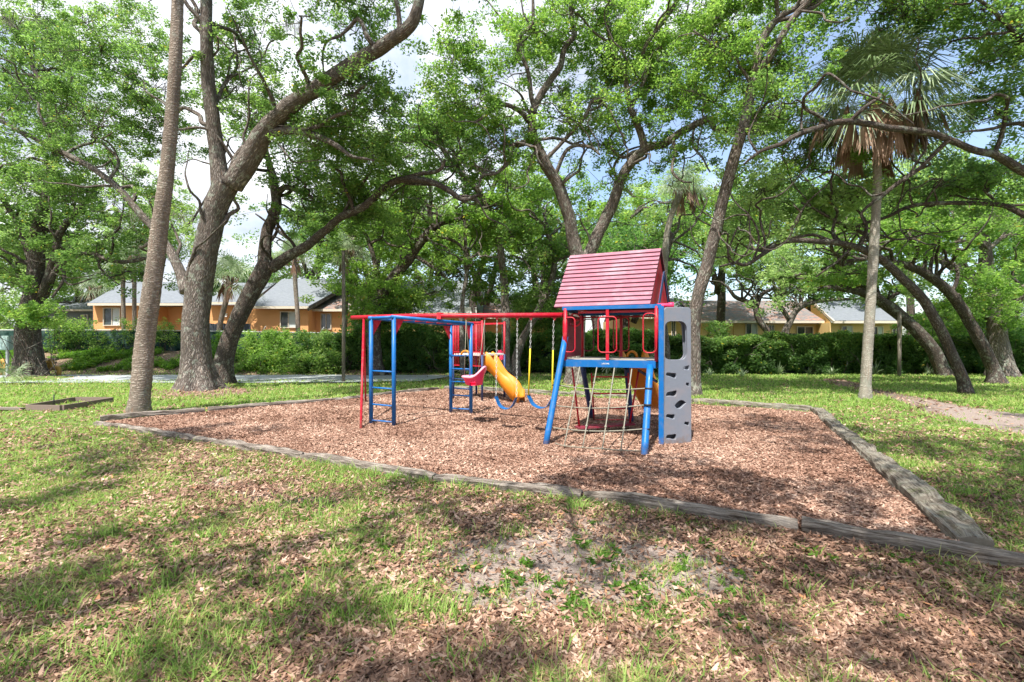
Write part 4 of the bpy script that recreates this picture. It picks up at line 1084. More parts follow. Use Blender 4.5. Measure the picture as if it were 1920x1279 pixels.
def slab(mb, pts, th=.12):
    p = [V3(q) for q in pts]; nn = np.cross(p[1]-p[0], p[2]-p[0]); nn /= np.linalg.norm(nn); nn = nn if nn[2] > 0 else -nn
    k = len(p); t = [q+nn*th for q in p]
    up = np.cross(p[1]-p[0], p[2]-p[0])[2] > 0
    f = [list(range(k))[::-1] if up else list(range(k)), [i+k for i in (range(k) if up else range(k)[::-1])]]
    f += [[i, (i+1) % k, (i+1) % k+k, i+k] if up else [i+k, (i+1) % k+k, (i+1) % k, i] for i in range(k)]
    mb.add(p+t, f)
def xz(px, py, Y): q = P(px, py, Y); return q[0], q[2]
def wallbox(house, px0, px1, pytop, Y, dep, mat, z0, name='wall'):
    x0, zt = xz(px0, pytop, Y); x1, _ = xz(px1, pytop, Y)
    mb = MB(); mb.box(((x0+x1)/2, Y+dep/2, (z0+zt)/2), (x1-x0, dep, zt-z0)); return mb.build(name, mat, house)
# left orange house with hip roof
Yh = 34; h = thing('house', P(250, 640, Yh)*[1, 1, 0]+[0, 0, 1.05], 'orange stucco house with grey hip roof left of the thick oak trunk', 'house')
wallbox(h, 175, 292, 573, Yh, 8, M['orange'], .8); wallbox(h, 292, 345, 575, Yh+1.2, 6.8, M['orange'], .8)
x0, z = xz(166, 571, Yh-.5); x1, _ = xz(352, 571, Yh-.5); xr0, zr = xz(236, 531, Yh+4); xr1, _ = xz(318, 528, Yh+4)
mb = MB(); yb = Yh+8.5
slab(mb, [(x0, Yh-.5, z), (x1, Yh-.5, z), (xr1, Yh+4, zr), (xr0, Yh+4, zr)]); slab(mb, [(x0-.01, yb, z), (x0-.01, Yh-.5, z), (xr0, Yh+4, zr)]); slab(mb, [(x1+.01, Yh-.5, z), (x1+.01, yb, z), (xr1, Yh+4, zr)]); slab(mb, [(x1, yb, z), (x0, yb, z), (xr0, Yh+4, zr), (xr1, Yh+4, zr)])
mb.build('roof', M['shingle'], h)
mb = MB(); mb.box(((x0+x1)/2, Yh-.56, z+.0), (x1-x0, .05, .16)); mb.build('fascia', M['trim'], h)
a, zt = xz(195, 577, Yh); b, zb = xz(227, 611, Yh); window(h, a, b, zb, zt, Yh, 'R')
mb = MB(); q = P(300, 560, Yh+1); slab(mb, [P(293, 576, Yh+.3), P(340, 574, Yh+.3), P(330, 556, Yh+3), P(310, 553, Yh+3)], .1); mb.build('porch_roof', M['shingle'], h)
mb = MB(); mb.box((xz(250, 560, Yh)[0], Yh-.05, 2.6), (.08, .08, 3.0)); mb.build('downpipe', M['orange'], h)
# middle orange house with long gable roof
Y2 = 33; h = thing('house', P(560, 640, Y2)*[1, 1, 0]+[0, 0, 1.05], 'orange stucco house with a long grey gable roof and curtained window', 'house')
wallbox(h, 462, 578, 580, Y2, 8, M['orange'], .8); wallbox(h, 380, 462, 572, Y2+1.6, 6.4, M['orange'], .8); wallbox(h, 578, 668, 583, Y2+1.2, 6.8, M['orange'], .8)
def gable(h, pxa, pxb, pye, pyr, Y, dep, mat, over=.5, name='roof', rx=(0, 0)):
    x0, z = xz(pxa, pye, Y-over); x1, _ = xz(pxb, pye, Y-over); ym = Y+dep/2; zr = HC+(CY-pyr)/FP*ym
    mb = MB(); slab(mb, [(x0, Y-over, z), (x1, Y-over, z), (x1+rx[1], ym, zr), (x0+rx[0], ym, zr)]); slab(mb, [(x1, Y+dep+over, z), (x0, Y+dep+over, z), (x0+rx[0], ym+.01, zr), (x1+rx[1], ym+.01, zr)])
    r_ = mb.build(name, mat, h); mb = MB(); mb.box(((x0+x1)/2, Y-over-.05, z+.01), (x1-x0, .05, .17)); mb.build('fascia', M['trim'], h)
    zt = z-.02; mb = MB()
    for xx in (x0+.5, x1-.5): mb.add([(xx-.06, Y+.1, zt), (xx-.06, Y+dep-.1, zt), (xx-.06, ym, zr-.1), (xx+.06, Y+.1, zt), (xx+.06, Y+dep-.1, zt), (xx+.06, ym, zr-.1)], [[0, 2, 1], [3, 4, 5], [0, 1, 4, 3], [1, 2, 5, 4], [2, 0, 3, 5]])
    return x0, x1, z, zr, mb
*_, g_ = gable(h, 470, 579, 577, 526, Y2, 8, M['shingle'], rx=(0, 1.9)); g_.build('gable', M['orange'], h)
*_, g_ = gable(h, 385, 470, 569, 533, Y2+1.6, 6.4, M['shingle']); *_, g_ = gable(h, 583, 690, 582, 534, Y2+1.2, 7, M['shingleleaf']); g_.build('gable', M['orange'], h)
mb = MB(); e0 = P(577, 580, Y2-.55); e1 = np.array([e0[0]+1.9, Y2+4, HC+(CY-526)/FP*(Y2+4)]); mb.beam(e0, e1+[0, 0, .05], .12, .22); mb.build('verge_board', M['barkdark'], h)
a, zt = xz(526, 584, Y2); b, zb = xz(557, 615, Y2); window(h, a, b, zb, zt, Y2, 'R')
a, zt = xz(602, 588, Y2+1.2); b, zb = xz(622, 618, Y2+1.2); window(h, a, b, zb, zt, Y2+1.2, None)
mb = MB(); c = P(424, 591, Y2+1.5); mb.box(c, (.16, .14, .24)); mb.build('wall_lamp', M['white'], h)
mb = MB()
x0, z = xz(392, 604, 31.5); x1, _ = xz(470, 604, 31.5)
for k in range(18): mb.box((x0+(x1-x0)*(k+.5)/18, 31.5, 1.9-.02*(k % 3)), ((x1-x0)/18-.02, .04, 1.8))
mb.build('board_fence', M['darkfence'], label='dark grey board fence in front of the orange house, between two oak trunks', cat='fence')
# farther orange house behind the monkey bars
Y3 = 35; h = thing('house', P(800, 640, Y3)*[1, 1, 0]+[0, 0, .3], 'orange house with pale grey roof mostly hidden by leaves behind the monkey bars', 'house')
wallbox(h, 705, 897, 590, Y3, 8, M['tan'], .0); wallbox(h, 897, 1075, 598, Y3+2, 7, M['orange'], .0)
*_, g_ = gable(h, 695, 905, 588, 529, Y3, 8, M['shingle']); g_.build('gable', M['orange'], h); *_, g_ = gable(h, 905, 1085, 596, 562, Y3+2, 7, M['shingleleaf']); g_.build('gable', M['orange'], h)
mb = MB(); q = P(882, 583, Y3-1); mb.box(q, (.9, .5, .45)); mb.build('white_vent_box', M['white'], h)
# grey shed at far left
h = thing('house', P(120, 640, 42)*[1, 1, 0]+[0, 0, 1.05], 'grey house with sloping roof half hidden by bushes at the far left', 'house')
wallbox(h, 60, 178, 583, 42, 8, M['greywall'], .8); *_, g_ = gable(h, 50, 185, 582, 556, 42, 8, M['shingle']); g_.build('gable', M['greywall'], h)
a, zt = xz(153, 590, 42); b, zb = xz(166, 612, 42); window(h, a, b, zb, zt, 42, None)
# right house
Y4 = 36; h = thing('house', P(1420, 640, Y4)*[1, 1, 0], 'long yellow stucco house with leaf strewn roof behind the hedge', 'house')
wallbox(h, 1316, 1556, 600, Y4, 9, M['tan'], 0); wallbox(h, 1165, 1316, 597, Y4+1.5, 7.5, M['tan'], 0)
*_, g_ = gable(h, 1310, 1545, 604, 566, Y4, 7, M['shingleleaf']); *_, g_ = gable(h, 1170, 1312, 596, 562, Y4+1.5, 7, M['shingle'])
mb = MB(); x0, z1_ = xz(1423, 570, Y4+4.2); x1, z0_ = xz(1514, 592, Y4+4.2); mb.box(((x0+x1)/2, Y4+5.2, (z0_+z1_)/2), (x1-x0, 2, z1_-z0_)); mb.build('upper_wall', M['tan'], h)
mb = MB(); mb.box(((x0+x1)/2, Y4+5.2, z1_+.05), (x1-x0+.5, 2.4, .12)); mb.build('upper_roof', M['shingle'], h)
for (a_, b_, t_, l_, c_) in ((1331, 1353, 603, 626, None), (1397, 1420, 606, 631, 'R'), (1439, 1451, 609, 631, None), (1493, 1524, 612, 631, None)):
    a, zt = xz(a_, t_, Y4); b, zb = xz(b_, l_, Y4); window(h, a, b, zb, zt, Y4, c_)
x0, z = xz(1240, 0, Y4+1.5)[0], 0
a, zt = xz(1258, 600, Y4+1.5); b, zb = xz(1267, 632, Y4+1.5); window(h, a, b, zb, zt, Y4+1.5, None)
mb = MB(); mb.box((xz(1376, 600, Y4)[0], Y4-.04, 1.5), (.07, .07, 3.0)); mb.build('downpipe', M['tan'], h)
Y5 = 34.5; h = thing('house', P(1620, 640, Y5)*[1, 1, 0], 'yellow stucco house end with pale shingle roof and three windows behind the light palm trunk', 'house')
wallbox(h, 1556, 1692, 605, Y5, 9, M['tan'], 0)
x0, z = xz(1563, 604, Y5-.5); x1, _ = xz(1697, 607, Y5-.5); ym = Y5+4.5; xr, zr = xz(1518, 561, ym); mb = MB()
slab(mb, [(x0, Y5-.5, z), (x1, Y5-.5, z), (xz(1668, 561, ym)[0], ym, zr), (xr, ym, zr)]); slab(mb, [(x1, Y5+9.5, z), (x0, Y5+9.5, z), (xr, ym, zr), (xz(1668, 561, ym)[0], ym, zr)]); mb.build('roof', M['shingle'], h)
mb = MB(); mb.box(((x0+x1)/2, Y5-.55, z), (x1-x0, .05, .17)); mb.beam((x0, Y5-.55, z), (xr, ym, zr), .1, .2); mb.build('fascia', M['trim'], h)
mb = MB(); a0 = V3((x0+.1, Y5+.02, z)); a1 = V3((xr+.1, ym, zr-.1)); mb.add([a0, a1, (xr+.1, ym, 0), (x0+.1, Y5+.02, 0), a0+[.1, 0, 0], a1+[.1, 0, 0], (xr+.2, ym, 0), (x0+.2, Y5+.02, 0)], [[0, 1, 2, 3], [7, 6, 5, 4], [0, 4, 5, 1], [3, 2, 6, 7]]); mb.build('side_wall', M['tan'], h)
for (a_, b_, t_, l_, c_) in ((1576, 1598, 611, 636, 'R'), (1634, 1655, 612, 636, 'R'), (1671, 1686, 615, 638, None)):
    a, zt = xz(a_, t_, Y5); b, zb = xz(b_, l_, Y5); window(h, a, b, zb, zt, Y5, c_)
x0, _ = xz(1447, 600, 33); x1, _ = xz(1552, 600, 33); mb = MB()
for k in range(26): mb.box((x0+(x1-x0)*(k+.5)/26, 33, 1.07-.01*(k % 2)), ((x1-x0)/26-.015, .04, 2.12 if k > 12 else 2.2))
mb.build('board_fence', M['darkfence'], label='dark grey board fence at the yellow house behind the hedge', cat='fence')
h = thing('house', P(1990, 640, 40)*[1, 1, 0], 'pale blue grey house glimpsed at the right edge behind the hedge', 'house')
wallbox(h, 1880, 2150, 600, 40, 8, M['greywall'], 0); *_, g_ = gable(h, 1870, 2160, 600, 560, 40, 8, M['shingle'])
# ------------------------------------------------------------------ fences
n = NT('green_windscreen'); p = n.pos(); n.surf(n.bsdf(n.ramp(n.noise(p, 3, 4), [(.35, (.012, .028, .025)), (.5, (.03, .065, .056)), (.7, (.075, .11, .10))]), .9, .05)); M['screen'] = n.m
def fence(label, pts, hgt, seg=2.6, arm=False, z0=0.0, scr=True, dep=0):
    r = thing('chain_link_fence', pts[0], label, 'fence'); T = []
    pts = [V3(q) for q in pts]
    for a, b in zip(pts[:-1], pts[1:]):
        n = max(1, int(np.linalg.norm(b-a)/seg)); T += [a+(b-a)*k/n for k in range(n)]
    T.append(pts[-1])
    for q in T:
        mb = MB(); mb.tube([q-[0, 0, .4], q+[0, 0, hgt+.03]], .035, 8); mb.build('post', M['galv'], r)
        if arm: mb = MB(); mb.tube([q+[0, 0, hgt], q+[.28, -.12, hgt+.33]], .02, 6); mb.build('outrigger_arm', M['galv'], r)
    mb = MB(); mb.tube([q+[0, 0, hgt] for q in T], .03, 8); mb.build('top_rail', M['galv'], r)
    # diamond mesh wires
    mb = MB(); st = .24
    for a, b in zip(pts[:-1], pts[1:]):
        L = np.linalg.norm(b-a); d = (b-a)/L; N = int(L/st)
        for k in range(-int(hgt/st), N+1):
            for s in (1, -1):
                u0 = k*st; u1 = u0+hgt; z0_, z1_ = (0, hgt) if s > 0 else (hgt, 0)
                t0 = max(0, -u0/hgt); t1 = min(1, (L-u0)/hgt)
                if t1 <= t0+.02: continue
                f = lambda t: a+d*(u0+(u1-u0)*t)+np.array([0, 0, z0_+(z1_-z0_)*t])
                mb.tube([f(t0), f(t1)], .004, 3, False)
    mb.build('wire_mesh', M['galv'], r)
    if scr:
        mb = MB()
        for a, b in zip(pts[:-1], pts[1:]):
            d = (b-a)/np.linalg.norm(b-a); w = np.array([-d[1], d[0], 0])*(-.06); n = 40; V = []
            for k in range(n+1):
                q = a+(b-a)*k/n+w*(1.2+.5*math.sin(k*1.3)); V += [q+[0, 0, -.1], q+[0, 0, hgt-.04]]
            mb.add(V, [[2*k, 2*k+2, 2*k+3, 2*k+1] for k in range(n)])
        mb.build('windscreen', M['screen'], r)
    return r
fl_ = P(-160, 640, 27); fm = P(270, 640, 27.5)
fence('chain link fence with green windscreen and angled arms above the weedy bank', [(fl_[0], 27.3, .95), (fm[0], 27.6, .95), (P(600, 0, 27.8)[0], 27.8, .8)], 1.32, 2.6, True)
fence('vine covered chain link fence across the middle behind the play bed', [(P(600, 0, 26.2)[0]+.1, 26.6, .3), (P(1000, 0, 25.5)[0], 25.6, 0), (P(1243, 0, 24.8)[0], 24.9, 0)], 1.8)
fence('chain link fence inside the long clipped hedge on the right', [(P(1250, 0, 24.8)[0], 24.8, 0), (P(2300, 0, 24.8)[0], 24.9, 0)], 1.75)
# ------------------------------------------------------------------ hedges, bushes, bank
rg = np.random.default_rng(5)
def hedge(label, px0, px1, Y, ztop, dep, n, seed, leaf='ivy', L=.11, per=60, cat='hedge'):
    rng = np.random.default_rng(seed); x0, x1 = P(px0, 0, Y)[0], P(px1, 0, Y)[0]
    root = thing('hedge', ((x0+x1)/2, Y, 0), label, cat)
    x = x0+rng.random(n)*(x1-x0); top = rng.random(n) < .3
    zt = ztop+(fbm(x, x*0, .9, seed)-.5)*.55+.12*(rng.random(n)**6)
    z = np.where(top, zt+rng.random(n)*.1-.12, .05+rng.random(n)*(zt-.1)); z = np.where((fbm(x, z, 1.3, seed+4) < .38) & ~top, z*.8+.3, z)
    y = Y-dep*(.15+1.9*np.clip(fbm(x, z, 1.5, seed+3)-.25, 0, 1)**1.2)-.15*rng.random(n)+np.where(top, rng.random(n)*.5, 0)
    hole = (fbm(x*.8, z*1.6, 1.5, seed+8) < .46) & (z < ztop*.85) & (rng.random(n) < .8); x, y, z = x[~hole], y[~hole], z[~hole]
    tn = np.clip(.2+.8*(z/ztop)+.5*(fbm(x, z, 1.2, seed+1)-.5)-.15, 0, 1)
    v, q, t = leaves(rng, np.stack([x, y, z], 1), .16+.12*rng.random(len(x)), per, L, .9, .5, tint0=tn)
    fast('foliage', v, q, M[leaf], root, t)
    mb = MB()
    for k in range(int((x1-x0)*2.2)):
        a = np.array([x0+rng.random()*(x1-x0), Y-dep*.35, -.05]); mb.tube(sinu(rng, a, a+[rng.normal()*.5, rng.normal()*.12-.1, 1.0+.8*rng.random()], 1.5, 7), [.03, .026, .022, .018, .014, .01, .006], 5, False)
    mb.build('stems', M['barkdark'], root); return root
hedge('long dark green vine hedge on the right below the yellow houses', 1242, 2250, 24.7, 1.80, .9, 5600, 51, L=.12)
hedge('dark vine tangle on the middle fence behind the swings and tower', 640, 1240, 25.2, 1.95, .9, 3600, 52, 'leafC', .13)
# bank of weeds at left
rng = np.random.default_rng(77)
m = 6500; px = rng.random(m)*860-180; yy = 23.9+rng.random(m)*3.2; xx = (px-CX)/FP*yy
k = (fbm(xx, yy, .8, 63) > .56-.10*(yy > 25.9)) & (px < 640); xx, yy = xx[k], yy[k]
cen = np.stack([xx, yy, gz(xx, yy)+.05+.16*rng.random(len(xx))*fbm(xx, yy, .9, 64)*2], 1)
v, q, t = leaves(rng, cen, .14+.12*rng.random(len(cen)), 34, .085, .6, .9, tint0=np.clip(fbm(xx, yy, .6, 65)*1.3-.1, 0, 1))
fast('bank_weeds', v, q, M['weed'], None, t, kind='stuff', label='bright green weeds and creepers covering the earth bank below the left fence')
def bush(label, boxes, leaf='leafA', L=.1, per=70, cr=.3, seed=1, name='bush', group=None, cat='bush'):
    c = V3(boxes[0][0]); return shrub_mass(name, label, cat, (c[0], c[1], max(0., float(gz(c[0], c[1])))), boxes, leaf, L, per, cr, seed, group)
def bx(px0, px1, py0, py1, Y, dy, n): 
    a, b = P(px0, py0, Y), P(px1, py1, Y); return ((a+b)/2, (abs(b[0]-a[0])/2, dy, abs(a[2]-b[2])/2), n)
bush('tall green bush below the orange house, right of the leaning oak', [bx(440, 560, 640, 690, 25, .9, 150), bx(470, 540, 622, 650, 25.3, .7, 60), bx(435, 640, 665, 697, 24.2, .7, 130)], 'leafB', .11, 70, .3, 3)
bush('dense creeper covered bush beside the grey post', [bx(555, 665, 625, 690, 25.2, 1.0, 200), bx(560, 640, 665, 697, 24.2, .6, 90)], 'leafA', .11, 75, .3, 4)
bush('dark shrub on the fence behind the monkey bars', [bx(650, 760, 600, 690, 25.4, 1.0, 220)], 'leafC', .12, 70, .32, 5)
bush('broad leaved shrub behind the pink swing', [bx(740, 900, 606, 670, 25.4, 1.0, 220)], 'leafC', .13, 70, .32, 6)
bush('young bright bush by the fence left of the thick oak', [bx(92, 175, 600, 640, 27, .6, 60)], 'leafB', .1, 60, .3, 7)
bush('creeper clump hanging on the green windscreen left of the thick oak', [bx(225, 335, 600, 645, 27.1, .35, 70)], 'leafB', .09, 50, .26, 31)
bush('vines on the windscreen right of the far left oak', [bx(95, 215, 622, 655, 27.0, .35, 60)], 'ivy', .09, 50, .24, 32)
bush('large pale green bush beyond the fence at the left edge', [bx(-90, 60, 545, 640, 31, 1.0, 200)], 'leafD', .14, 70, .4, 33)
bush('low bush between the two big oak trunks', [bx(392, 420, 625, 700, 24.5, .7, 70)], 'weed', .1, 60, .3, 8)
bush('leafy sprout growing from the far left oak trunk', [bx(-10, 105, 570, 612, 21, .5, 55)], 'leafB', .12, 60, .26, 9)
bush('shrub in the gap right of the arching oaks', [bx(1700, 1800, 590, 660, 26, 1.0, 120)], 'leafB', .13, 70, .32, 10)
bush('bright bush behind the crossing oak trunks at the right', [bx(1800, 1900, 560, 640, 27, 1.2, 160)], 'leafA', .13, 70, .34, 12)
bush('leafy shrub in front of the hedge at the right edge', [bx(1880, 1990, 610, 690, 24, .8, 120)], 'leafC', .12, 70, .3, 13)
bush('shrub rising above the hedge below the first yellow house window', [bx(1328, 1362, 606, 640, 25.2, .5, 36)], 'leafA', .1, 60, .25, 14)
bush('tall shrub right of the far orange house', [bx(960, 1075, 560, 640, 27, 1.2, 220)], 'leafA', .13, 70, .36, 15)
# strap leaved rosettes and fans at the hedge foot
def rosette(label, c, r, n, seed, mat='palmleaf', up=.5, group='pale spiky plants at the hedge foot', name='spiky_plant', w=.05):
    rng = np.random.default_rng(seed); root = thing(name, c, label, 'plant', group); V = []; k = 0; Q = []; T = []
    for i in range(n):
        az = rng.random()*6.283; el = R(15+70*rng.random()); d = np.array([math.cos(az)*math.cos(el), math.sin(az)*math.cos(el), math.sin(el)])
        s = np.array([-math.sin(az), math.cos(az), 0])*r*w; L = r*(.7+.5*rng.random()); a = V3(c)+[0, 0, -.01]; m_ = a+d*L*.55+[0, 0, .05*r]; e = a+d*L-[0, 0, .12*r*(1-d[2])]
        V += [a-s, a+s, m_+s, m_-s, e+s*.1, e-s*.1]; Q += [[k, k+1, k+2, k+3], [k+3, k+2, k+4, k+5]]; k += 6; T += [.3+.6*rng.random()]*6
    fast('leaf_blades', np.array(V), np.array(Q), M[mat], root, np.array(T)); return root
for i, (a, b, r, lb) in enumerate(((1390, 706, .45, 'pale spiky rosette at the hedge foot right of the tall leaning trunk'), (1445, 700, .7, 'largest pale spiky rosette below the dark board fence'), (1500, 700, .45, 'small spiky rosette midway along the hedge foot'), (1640, 702, .7, 'pale spiky rosette just right of the light palm trunk'),
                                  (1560, 703, .4, 'low rosette left of the light palm trunk'), (1330, 704, .4, 'low pale rosette right beside the leaning trunk'), (1715, 700, .5, 'rosette at the foot of the thick leaning oak'))):
    q = G(a, b); rosette(lb, (q[0], min(q[1], 24.0), 0), r, 34, 200+i)
for i, (a, b, r, lb) in enumerate(((10, 722, 1.1, 'spiky palmetto in front of the yellow bench at the left edge'), (908, 700, 1.6, 'white green fan palmetto behind the pink swing'), (1200, 700, 1.5, 'broad palmetto seen through the tower'), (1155, 702, 1.2, 'smaller palmetto left of the tower palmetto'))):
    q = G(a, b); y = min(q[1], 24.2); q = ((a-CX)/FP*y, y, 0); rng_ = np.random.default_rng(300+i); root = thing('palmetto', q, lb, 'plant', 'palmettos near the fence')
    v, qq, t = fans(rng_, V3(q)+[0, 0, .12], 9, r*.55, 15, 80, r*.55, .5, 16, .05); fast('fronds', v, qq, M['palmleaf'], root, t)
# ------------------------------------------------------------------ posts, sign, bench, utility box
def post(label, a, y0, y1, w, Y=None, mat='timberbrown', name='wooden_post', cat='post'):
    b = G(a, y1) if Y is None else P(a, y1, Y)*[1, 1, 0]; t = P(a, y0, b[1]); mb = MB(); mb.tube([[b[0], b[1], -.05], [b[0]+.01, b[1], t[2]/2], [t[0], b[1], t[2]]], w/2/FP*b[1], 9); return mb.build(name, M[mat], label=label, cat=cat)
M['postgrey'] = bark('grey_post_wood', (.12, .10, .08), (.25, .22, .18), (.36, .33, .28), 20, 2, .006)
post('slim grey brown post standing in front of the creeper bush', 644, 470, 717, 6.5, mat='postgrey')
post('thin post in front of the hedge right of the light palm', 1686, 585, 706, 6.5, mat='postgrey')
post('slender pale pole rising behind the farther slide', 867, 560, 700, 8, 23, mat='postgrey', name='slim_pole')
r = thing('small_sign', P(697, 640, 24.5)*[1, 1, 0], 'small blank pale sign on a thin post behind the monkey bars', 'sign')
mb = MB(); mb.box(P(695, 627, 24.3), (.24, .03, .42)); mb.build('sign_plate', M['palesign'] if 'palesign' in M else M['trim'], r)
mb = MB(); b_ = P(696, 695, 24.4); mb.tube([[b_[0], 24.4, -.03], P(695, 620, 24.4)], .035, 8); mb.build('post', M['postgrey'], r)
r = thing('utility_box', P(10, 690, 22.5)*[1, 1, 0], 'pale grey green box on a post at the left edge', 'utility box')
mb = MB(); c = P(10, 643, 22.5); mb.box(c, (.50, .2, .66)); mb.box(c+[0, -.11, 0], (.44, .02, .58)); mb.build('box', M['boxgrey'], r)
mb = MB(); mb.box([c[0]+.1, c[1], c[2]/2-.15], (.09, .09, c[2]-.32)); mb.build('post', M['galv'], r)
M['benchwood'] = paint('ochre_bench_wood', (.42, .24, .05), .7, .4)
r = thing('bench', P(60, 700, 23)*[1, 1, 0], 'ochre wooden bench with rounded ends partly behind the far left oak', 'bench')
for (a, nm) in ((100, 'bench_end'), (12, 'bench_end')):
    c = P(a, 640, 22.8); x = c[0]; pts = lambda l: [np.array([x+dx, 22.8, z]) for dx, z in l]
    mb = MB(); mb.tube(spline(pts([(-.27, .05), (-.26, .35), (-.25, .62), (-.16, .74), (-.07, .66), (-.06, .45), (.1, .38), (.24, .38), (.27, .28), (.27, .02)]), 5), .085, 8); mb.tube(pts([(-.25, .36), (.2, .36)]), .08, 8); mb.build(nm, M['benchwood'], r)
mb = MB(); a, b = P(8, 690, 22.9), P(94, 690, 22.9); a[2] = b[2] = .42
for dy in (0, .14, .28): mb.beam(a+[0, dy, 0], b+[0, dy, 0], .12, .04)
mb.build('seat', M['benchwood'], r)
mb = MB()
for dz in (.62, .78): mb.beam(a+[0, .34, dz-.42], b+[0, .34, dz-.42], .03, .10)
mb.build('backrest', M['timber'], r)
# ------------------------------------------------------------------ the trees
b_ = lambda px, py: G(px, py)
# T2 big oak
oak('massive grey oak with thick forked trunk left of the monkey bars', b_(372, 735),
 [[(372, 737, 15.7, 66), (368, 680, 15.7, 60), (367, 600, 15.6, 55), (374, 540, 15.6, 54), (386, 470, 15.5, 50), (402, 400, 15.4, 47), (424, 345, 15.3, 52)],
  [(416, 352, 15.3, 44), (407, 290, 15.2, 34), (396, 210, 15, 30), (389, 140, 14.8, 28), (387, 70, 14.6, 26), (386, -10, 14.5, 25), (380, -110, 14.4, 20), (370, -220, 14.4, 12)],
  [(436, 348, 15.3, 46), (470, 295, 15.1, 42), (503, 240, 14.8, 38), (540, 202, 14.4, 35), (590, 168, 14, 32), (660, 120, 13.5, 29), (725, 80, 13, 27), (768, 48, 12.7, 25), (785, 10, 12.5, 22), (795, -60, 12.3, 18), (830, -150, 12, 12)],
  [(498, 250, 14.8, 20), (545, 246, 14.6, 16), (595, 256, 14.4, 14), (635, 276, 14.2, 11), (660, 293, 14.1, 7), (700, 300, 14, 4)],
  [(545, 246, 14.6, 10), (592, 238, 14.3, 9), (625, 216, 14.1, 8), (660, 206, 14, 7), (669, 172, 14, 6), (690, 156, 13.9, 4)],
  [(350, 548, 15.7, 26), (333, 500, 15.9, 21), (305, 450, 16.1, 18), (279, 418, 16.2, 17), (248, 382, 16.3, 16), (205, 337, 16.4, 15), (151, 303, 16.5, 14), (96, 275, 16.6, 13), (48, 251, 16.8, 12), (0, 227, 17, 10), (-70, 200, 17, 7)],
  [(430, 330, 15.3, 14), (445, 290, 15.4, 12), (470, 262, 15.5, 9), (482, 262, 15.5, 5)],
  [(387, 90, 14.6, 9), (360, 110, 14.8, 7), (338, 125, 15, 5), (320, 100, 15, 3)],
  [(396, 215, 15, 9), (420, 160, 15.3, 8), (445, 120, 15.5, 6), (438, 60, 15.6, 4)],
  [(205, 337, 16.4, 8), (220, 300, 16.5, 7), (175, 250, 16.7, 5), (165, 200, 16.7, 3)]],
 [(190, 240, 16, 130, 90, 2.2, 22), (90, 330, 16.5, 110, 70, 2, 12), (60, 190, 16.6, 110, 70, 2, 12), (230, 120, 16, 80, 70, 2, 12), (440, 110, 15.4, 50, 90, 1.5, 12), (455, 195, 15, 60, 35, 1.3, 7), (600, 215, 14, 90, 50, 1.5, 14),
  (680, 190, 14, 60, 60, 1.3, 10), (560, 30, 14, 60, 40, 1.5, 3), (660, 10, 13, 90, 40, 1.5, 12), (640, 275, 14.3, 90, 35, 1.4, 10), (400, -100, 14.5, 200, 70, 2.5, 16), (760, -130, 12, 200, 80, 2.5, 14), (335, 400, 16, 25, 40, 1, 3), (290, 180, 15.8, 60, 60, 1.3, 9), (110, 60, 16.5, 110, 50, 1.6, 10)],
 'leafA', 'bark', .088, 125, .36, 11, trunkn=32, moss=9, flare=.62, wander=34)
# T3 leaning oak
oak('dark leaning oak close behind the massive forked oak', b_(415, 722),
 [[(415, 723, 18.6, 46), (420, 680, 18.6, 38), (430, 635, 18.6, 36), (450, 590, 18.6, 35), (472, 548, 18.6, 35), (492, 510, 18.6, 38), (500, 490, 18.6, 34)],
  [(496, 500, 18.6, 28), (498, 460, 18.7, 24), (505, 420, 18.8, 22), (517, 380, 18.9, 21), (512, 340, 19, 18), (502, 300, 19, 12), (490, 250, 19, 7)],
  [(508, 503, 18.6, 25), (540, 480, 18.5, 22), (570, 465, 18.3, 19), (605, 438, 18, 17), (640, 408, 17.6, 16), (685, 384, 17.2, 15), (722, 350, 17, 14), (752, 336, 16.8, 14), (785, 336, 16.6, 13), (815, 345, 16.5, 12), (850, 362, 16.4, 11), (870, 372, 16.3, 9), (900, 364, 16.2, 6)],
  [(519, 365, 18.9, 14), (535, 350, 18.7, 12), (560, 358, 18.5, 10), (590, 375, 18.3, 6)],
  [(752, 336, 16.8, 9), (790, 325, 16.6, 8), (825, 318, 16.4, 7), (836, 300, 16.4, 5)],
  [(640, 408, 17.6, 8), (660, 370, 17.5, 7), (700, 310, 17.3, 5), (705, 260, 17.3, 3)]],
 [(590, 320, 18, 90, 60, 2, 15), (690, 300, 17, 90, 50, 1.8, 12), (590, 420, 18.6, 60, 30, 1.5, 6), (640, 370, 17.8, 70, 30, 1.5, 8), (740, 400, 17.4, 80, 35, 1.6, 10), (820, 300, 16.6, 70, 35, 1.5, 8), (500, 240, 19, 50, 40, 1.4, 6), (760, 250, 17, 50, 25, 1.5, 5), (500, 590, 19.5, 15, 20, .4, 0)],
 'leafA', 'barkdark', .10, 115, .41, 12, trunkn=20, moss=4, flare=.35)
